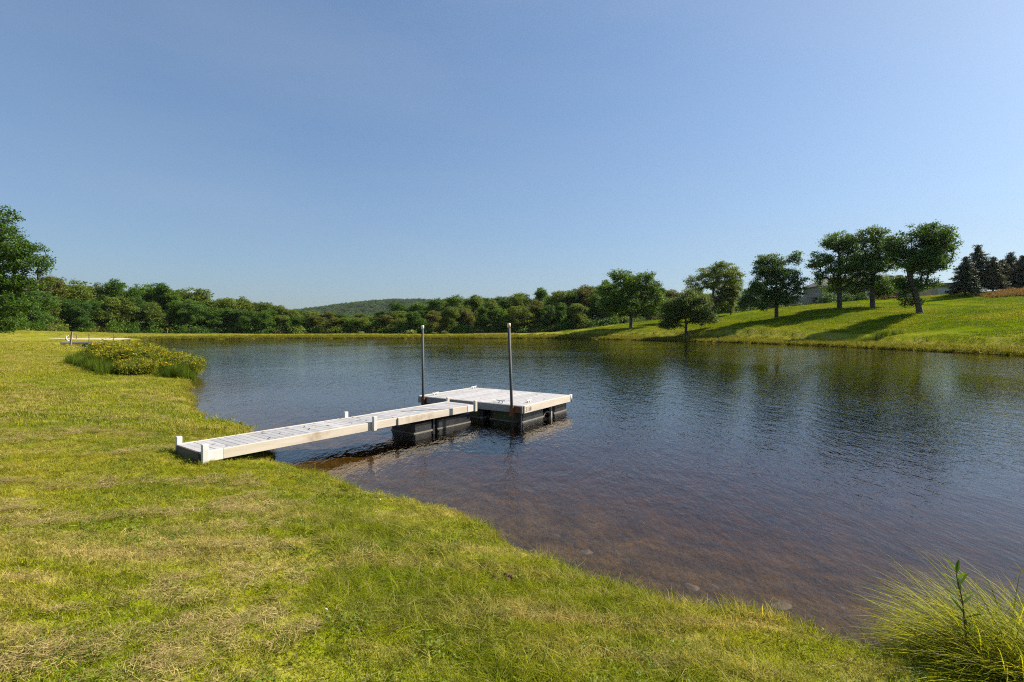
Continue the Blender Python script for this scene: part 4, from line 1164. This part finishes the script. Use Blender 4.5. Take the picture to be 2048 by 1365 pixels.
# ------------------------------------------------------------------ house on the hill
M["stucco"] = simple_mat("beige_siding", (.25, .21, .155), (.32, .275, .21), 1.5, .9, .1)
M["roof"] = simple_mat("grey_shingles", (.075, .075, .078), (.14, .135, .13), 4, .9, .5, (1, 1, 3))
M["brick"] = simple_mat("orange_brick", (.38, .17, .09), (.52, .26, .15), 6, .9, .2)
M["trim"] = simple_mat("white_trim", (.40, .39, .37), (.50, .49, .47), 3, .6)
M["pane"] = simple_mat("window_glass", (.02, .03, .05), (.03, .05, .08), 1, .08, 0, spec=.8)
M["grey_wood"] = simple_mat("weathered_wood", (.30, .28, .25), (.44, .41, .37), 4, .85, .2)
hs = 138 / 1024
hx0, hy0, _ = at(1641, 0, 138); hz = at(1641, 610, 138)[2]
HW = 25.0
house = thing("house", "beige house with grey hip roof and brick columns behind the hillside trees", "house", (hx0, hy0, hz), (0, 0, rad(-6)))
HT = 5.1
MB().box((HW / 2, 5, HT / 2), (HW, 10, HT)).build("wall", M["stucco"], house)
MB().box((HW / 2, -.02, .4), (HW - .2, .1, 2.2)).build("lower_wall", M["stucco"], house)
rv = [(-.6, -.6, HT), (HW + .6, -.6, HT), (HW + .6, 10.6, HT), (-.6, 10.6, HT), (5, 5, HT + 3.4), (HW - 5, 5, HT + 3.4)]
rme = bpy.data.meshes.new("roof"); rme.from_pydata(rv, [], [(0, 1, 5, 4), (1, 2, 5), (2, 3, 4, 5), (3, 0, 4), (3, 2, 1, 0)]); rme.materials.append(M["roof"])
roof = link("roof", rme, house)
MB().box((HW / 2, -.62, HT - .11), (HW + 1.2, .05, .22)).build("eave_board", M["trim"], roof)
MB().box((21.8, 3.2, HT + 1.7), (1.2, 1.0, 2.6)).build("chimney", M["brick"], roof, bevel=.02)
gv = MB().prism([(14.4, HT - .4), (20.6, HT - .4), (17.5, HT + 2.5)], -1.2, 4.0).build("gable", M["roof"], roof)
MB().prism([(14.9, HT - .38), (20.1, HT - .38), (17.5, HT + 2.05)], -1.26, -1.16).build("gable_face", M["brick"], roof)
def window(x, z, w, h, nm="window"):
    o = MB().box((x, -.05, z), (w + .22, .12, h + .22)).build(nm, M["trim"], house, bevel=.02)
    for k in range(2):
        MB().box((x + (k - .5) * w / 2, -.115, z), (w / 2 - .07, .03, h)).build("pane", M["pane"], o)
for x in (1.4, 3.6, 6.2, 11.5, 22.8): window(x, 3.7, 1.3, 1.4)
for x in (9.8, 13.3, 16.6): window(x, 1.05, 1.9, 2.1, "patio_door")
window(4.0, 1.1, 1.2, 1.2); window(22.0, 1.2, 1.4, 1.3)
for x in (8.1, 11.5, 15.0, 18.4):
    MB().box((x, -2.4, 1.3), (.7, .7, 3.2)).build("column", M["brick"] if x < 12 else M["trim"], house, bevel=.03)
MB().box((13.2, -1.3, 2.98), (11.6, 2.7, .22)).build("balcony", M["grey_wood"], house)
MB().box((13.2, -2.55, 4.0), (11.4, .07, .08)).build("balcony_rail", M["trim"], house)
for i in range(20): MB().box((7.6 + i * .59, -2.55, 3.52), (.06, .05, .9)).build("baluster", M["trim"], house)
# deck and stairs at the left end
MB().box((-1.6, 2.0, 2.1), (3.2, 3.6, .18)).build("deck", M["grey_wood"], house)
for x in (-3.0, -.3):
    for y in (.4, 3.6): MB().box((x, y, .9), (.2, .2, 2.4)).build("deck_post", M["grey_wood"], house)
MB().box((-1.6, .25, 3.05), (3.2, .08, .09)).build("deck_rail", M["trim"], house)
for i in range(9): MB().box((-3.1 + i * .38, .25, 2.62), (.06, .05, .85)).build("baluster", M["trim"], house)
st0, st1 = Vector((-3.2, 0, 2.1)), Vector((-7.0, 0, -.1))
for y in (.5, 1.9):
    mid = (st0 + st1) / 2; L_ = (st1 - st0).length; an = math.atan2(st0.z - st1.z, st0.x - st1.x)
    MB().box((0, 0, 0), (L_, .07, .3)).build("stair_stringer", M["grey_wood"], house, loc=(mid.x, y, mid.z), rot=(0, -an, 0))
    MB().box((0, 0, 0), (L_, .07, .09)).build("stair_rail", M["trim"], house, loc=(mid.x, y, mid.z + .95), rot=(0, -an, 0))
    for i in range(10):
        p = st0 + (st1 - st0) * ((i + .5) / 10)
        MB().box((p.x, y, p.z + .48), (.05, .05, .9)).build("baluster", M["trim"], house)
for i in range(12):
    p = st0 + (st1 - st0) * ((i + .5) / 12); MB().box((p.x, 1.2, p.z), (.32, 1.35, .05)).build("stair_tread", M["grey_wood"], house)
# garage behind the spruces
gx, gy, _ = at(1862, 0, 140); gz = gh(gx, gy) - .3
gar = thing("garage", "low pale-walled outbuilding glimpsed behind the leftmost spruces", "outbuilding", (gx, gy, gz), (0, 0, rad(-8)))
MB().box((5.8, 3, 1.5), (11.6, 6, 3.2)).build("wall", simple_mat("cream_siding", (.38, .32, .21), (.45, .38, .26), 1, .9), gar)
MB().prism([(-.5, 3.1), (12.1, 3.1), (11.4, 4.0), (.2, 4.0)], -.5, 6.5).build("roof", M["roof"], gar)
MB().box((3.0, -.05, 1.35), (2.8, .1, 2.5)).build("garage_door", M["trim"], gar, bevel=.02)
o = MB().box((8.0, -.05, 1.9), (1.4, .1, 1.2)).build("window", M["trim"], gar); MB().box((8.0, -.11, 1.9), (1.2, .03, 1.0)).build("pane", M["pane"], o)
# purple shrubs by the house
pbm = blob(95, 60, 1.5, 1.7, .26, "leaf_purple", .3, 18)
for px_, s, lab in ((1762, .9, "left of two dark purple shrubs right of the house columns"), (1780, 1.0, "right of two dark purple shrubs right of the house columns")):
    q = at(px_, 0, 130); z = gh(q[0], q[1])
    o = thing("purple_shrub", lab, "shrub", (q[0], q[1], z - .1), (0, 0, px_), "purple shrubs by the house"); o.scale = (s * 1.25, s, s * .85)
    link("foliage", pbm, o); MB().tube([(0, 0, -.2), (.1, 0, .9)], .05, 6).build("stem", M["bark"], o)
gbm = blob(96, 60, 1.5, 2.0, .28, "leaf_deep", .3, 18)
for px_, s, lab in ((1652, 1.2, "round green shrub at the left corner of the house under the deck"), (1663, 1.0, "small green shrub against the house left of the first big tree"),
                    (1694, .95, "added green shrub darkening the shaded patio right of the first big tree"), (1722, 1.15, "added dark green shrub filling the shaded patio left of the middle big tree")):  # these two are added to stand in for the patio's shade
    q = at(px_, 0, 132); z = gh(q[0], q[1])
    o = thing("green_shrub", lab, "shrub", (q[0], q[1], z - .1), (0, 0, px_), "green shrubs by the house"); o.scale = (s, s, s * 1.2)
    link("foliage", gbm, o); MB().tube([(0, 0, -.2), (.1, 0, .9)], .05, 6).build("stem", M["bark"], o)
o_m = grow(97, [(0, 0, 4.0, 2.6, 2.4, 1.8), (.8, 0, 2.9, 2.2, 2.0, 1.2)], 3.6, .12, 110, leaves=40, leaf="leaf_olive", size=.24)
q = at(1798, 0, 126)
place_tree("yard_tree", "small yellow-green tree beside the house behind the leaning tree", None, "tree", o_m, (q[0], q[1], gh(q[0], q[1])))

# ------------------------------------------------------------------ foreground tussock, sapling, clod, stones
def arch_blades(seed, n, base_r, hmin, hmax, width, mat, bias, spread):
    r = np.random.default_rng(seed)
    th = r.uniform(0, 6.283, n); br = base_r * np.sqrt(r.uniform(0, 1, n))
    bx, by = np.cos(th) * br, np.sin(th) * br
    dx, dy = bias[0] + r.normal(0, spread, n), bias[1] + r.normal(0, spread, n)
    ln = np.hypot(dx, dy); ux, uy = dx / ln, dy / ln
    L_ = r.uniform(hmin, hmax, n); a0 = np.clip(np.arctan2(1.0, ln * 1.1) + r.normal(0, .12, n), .35, 1.5)
    droop = r.uniform(.7, 1.7, n)
    segs = 7
    cx, cy, cz = bx.copy(), by.copy(), np.zeros(n)
    rows = []
    wv_ = width * r.uniform(.6, 1.3, n)
    for k in range(segs + 1):
        t = k / segs
        w = wv_ * .5 * (1 - t ** 1.6) + .0003
        rows += [np.c_[cx - uy * w, cy + ux * w, cz], np.c_[cx + uy * w, cy - ux * w, cz]]
        a = a0 - droop * t ** 1.4
        st = L_ / segs
        cx = cx + ux * np.cos(a) * st; cy = cy + uy * np.cos(a) * st; cz = cz + np.sin(a) * st
    V = np.stack(rows, 1); m = V.shape[1]; base = (np.arange(n) * m)[:, None]
    F_ = np.concatenate([base + np.array([[2 * k, 2 * k + 1, 2 * k + 3, 2 * k + 2]]) for k in range(segs)])
    return mesh_np("blades", V.reshape(-1, 3), F_, mat)
tz = gh(3.2, 3.05)
ts = thing("sedge_tussock", "big arching clump of long sedge at the water's edge, bottom right", "grass clump", (3.25, 3.05, tz - .02))
b = link("blades", arch_blades(1, 3400, .40, .45, .92, .0085, M["blade_sedge"], (-.75, .15), .46), ts); b["kind"] = "stuff"
b = link("lower_blades", arch_blades(2, 2200, .45, .35, .8, .008, M["blade_sedge"], (-.7, -.25), .8), ts); b["kind"] = "stuff"
b = link("dry_blades", arch_blades(3, 110, .35, .5, 1.0, .0035, M["blade_hay"], (-.8, .25), .6), ts); b["kind"] = "stuff"
sapx, sapy = 2.78, 3.15
sap = thing("willow_sapling", "thin sapling with a few narrow green leaves rising from the sedge", "sapling", (sapx, sapy, gh(sapx, sapy) - .02), (0, 0, 0))
spts = [(0, 0, 0), (.015, 0, .25), (-.01, .0, .48), (-.05, .0, .66)]
MB().tube(spts, [.007, .006, .004, .002], 7).build("stem", simple_mat("sapling_bark", (.06, .03, .02), (.12, .06, .035), 12, .7), sap, True)
M["leaf_willow"] = leaf_mat("leaf_willow", [(.2, (.045, .10, .010)), (.8, (.10, .18, .022))], trans=.4)
wl_ = np.array([(0, 0, 0), (.3, .11, .03), (.7, .09, .03), (1, 0, -.04), (.7, -.09, .03), (.3, -.11, .03)]) * .105
wlm = bpy.data.meshes.new("leaf"); wlm.from_pydata(wl_.tolist(), [], [(0, 1, 2, 3), (0, 3, 4, 5)]); wlm.materials.append(M["leaf_willow"])
rs = random.Random(12)
for k in range(18):
    t = .3 + .7 * k / 17; seg = min(int(t * 3), 2); f = t * 3 - seg
    p = Vector(spts[seg]).lerp(Vector(spts[seg + 1]), f)
    link("leaf", wlm, sap, p, (rs.uniform(-.3, .3), rs.uniform(-1.1, -.3), k * 2.4))
M["dirt"] = simple_mat("dirt", (.045, .022, .012), (.13, .065, .035), 14, .95, .8)
def rock(seed, d, mat, name, parent=None):
    import bmesh
    bm = bmesh.new(); bmesh.ops.create_icosphere(bm, subdivisions=3, radius=1.0)
    rg = np.random.default_rng(seed); ph = rg.uniform(0, 6, 9)
    for v in bm.verts:
        c = v.co; k = 1 + .16 * math.sin(3 * c.x + ph[0]) * math.sin(2.6 * c.y + ph[1]) + .12 * math.sin(5 * c.y + ph[2] + 3 * c.z) + .09 * math.sin(9 * c.x + ph[3]) * math.sin(8 * c.z + ph[4])
        v.co = Vector((c.x * d[0], c.y * d[1], c.z * d[2])) * k
    me = bpy.data.meshes.new(name); bm.to_mesh(me); bm.free(); me.materials.append(mat)
    me.polygons.foreach_set("use_smooth", [True] * len(me.polygons)); return me
q = on_plane(1006, 1160, .22); cz = gh(*q)
cl = thing("dirt_clod", "crumbled reddish-brown clod of soil on the lawn near the bank", "soil", (q[0], q[1], cz))
for k in range(7):
    link("lump", rock(20 + k, (rs.uniform(.02, .05), rs.uniform(.015, .03), rs.uniform(.012, .028)), M["dirt"], "lump"), cl, (rs.uniform(-.07, .07), rs.uniform(-.03, .03), rs.uniform(.02, .05)), (0, 0, rs.uniform(0, 3)))
M["stone"] = simple_mat("lake_stone", (.036, .024, .009), (.075, .048, .018), 9, .8, .3)
stm = [rock(40 + k, (.11, .08, .022), M["stone"], "stone") for k in range(4)]
for k, (px_, py_) in enumerate([(1112, 1046), (1170, 1082), (1300, 1105), (1385, 1150), (1430, 1140), (1180, 1015), (1560, 1185)]):
    q = on_plane(px_, py_); zz = gh(*q)
    o = tag(link("submerged_stone", stm[k % 4], None, (q[0], q[1], min(zz - .013, -.085)), (0, 0, rs.uniform(0, 6))), "flat brown stone lying under the shallow brown water near the bank", "stone", "stones in the shallows")
    s = rs.uniform(.55, 1.0); o.scale = (s * 1.2, s, s)
M["pale"] = simple_mat("pale_stone", (.52, .50, .46), (.66, .64, .60), 20, .8)
for px_, py_, lab in ((760, 992, "tiny white feather-like stone at the grass edge left of the pole's reflection"), (800, 1137, "tiny pale pebble in the lawn below the poles"), (652, 1264, "tiny pale pebble in the foreground lawn near the bottom")):
    q = on_plane(px_, py_, .2); zz = gh(*q)
    tag(link("pebble", rock(60 + px_, (.012, .009, .007), M["pale"], "pebble"), None, (q[0], q[1], zz + .03)), lab, "pebble", "pale pebbles in the lawn")

# ------------------------------------------------------------------ air
hz_m = bpy.data.materials.new("haze"); hz_m.use_nodes = True
hn_ = hz_m.node_tree.nodes; hn_.clear()
ho = hn_.new("ShaderNodeOutputMaterial"); hv = hn_.new("ShaderNodeVolumePrincipled")
hv.inputs["Color"].default_value = (.86, .92, 1.0, 1); hv.inputs["Density"].default_value = .00004; hv.inputs["Anisotropy"].default_value = .2
hz_m.node_tree.links.new(hv.outputs[0], ho.inputs["Volume"])
hzo = MB().box((0, 0, 60), (5400, 5400, 130)).build("haze", hz_m)
tag(hzo, "thin pale summer haze over the whole valley", "haze", kind="stuff")
print("objects", len(bpy.data.objects))
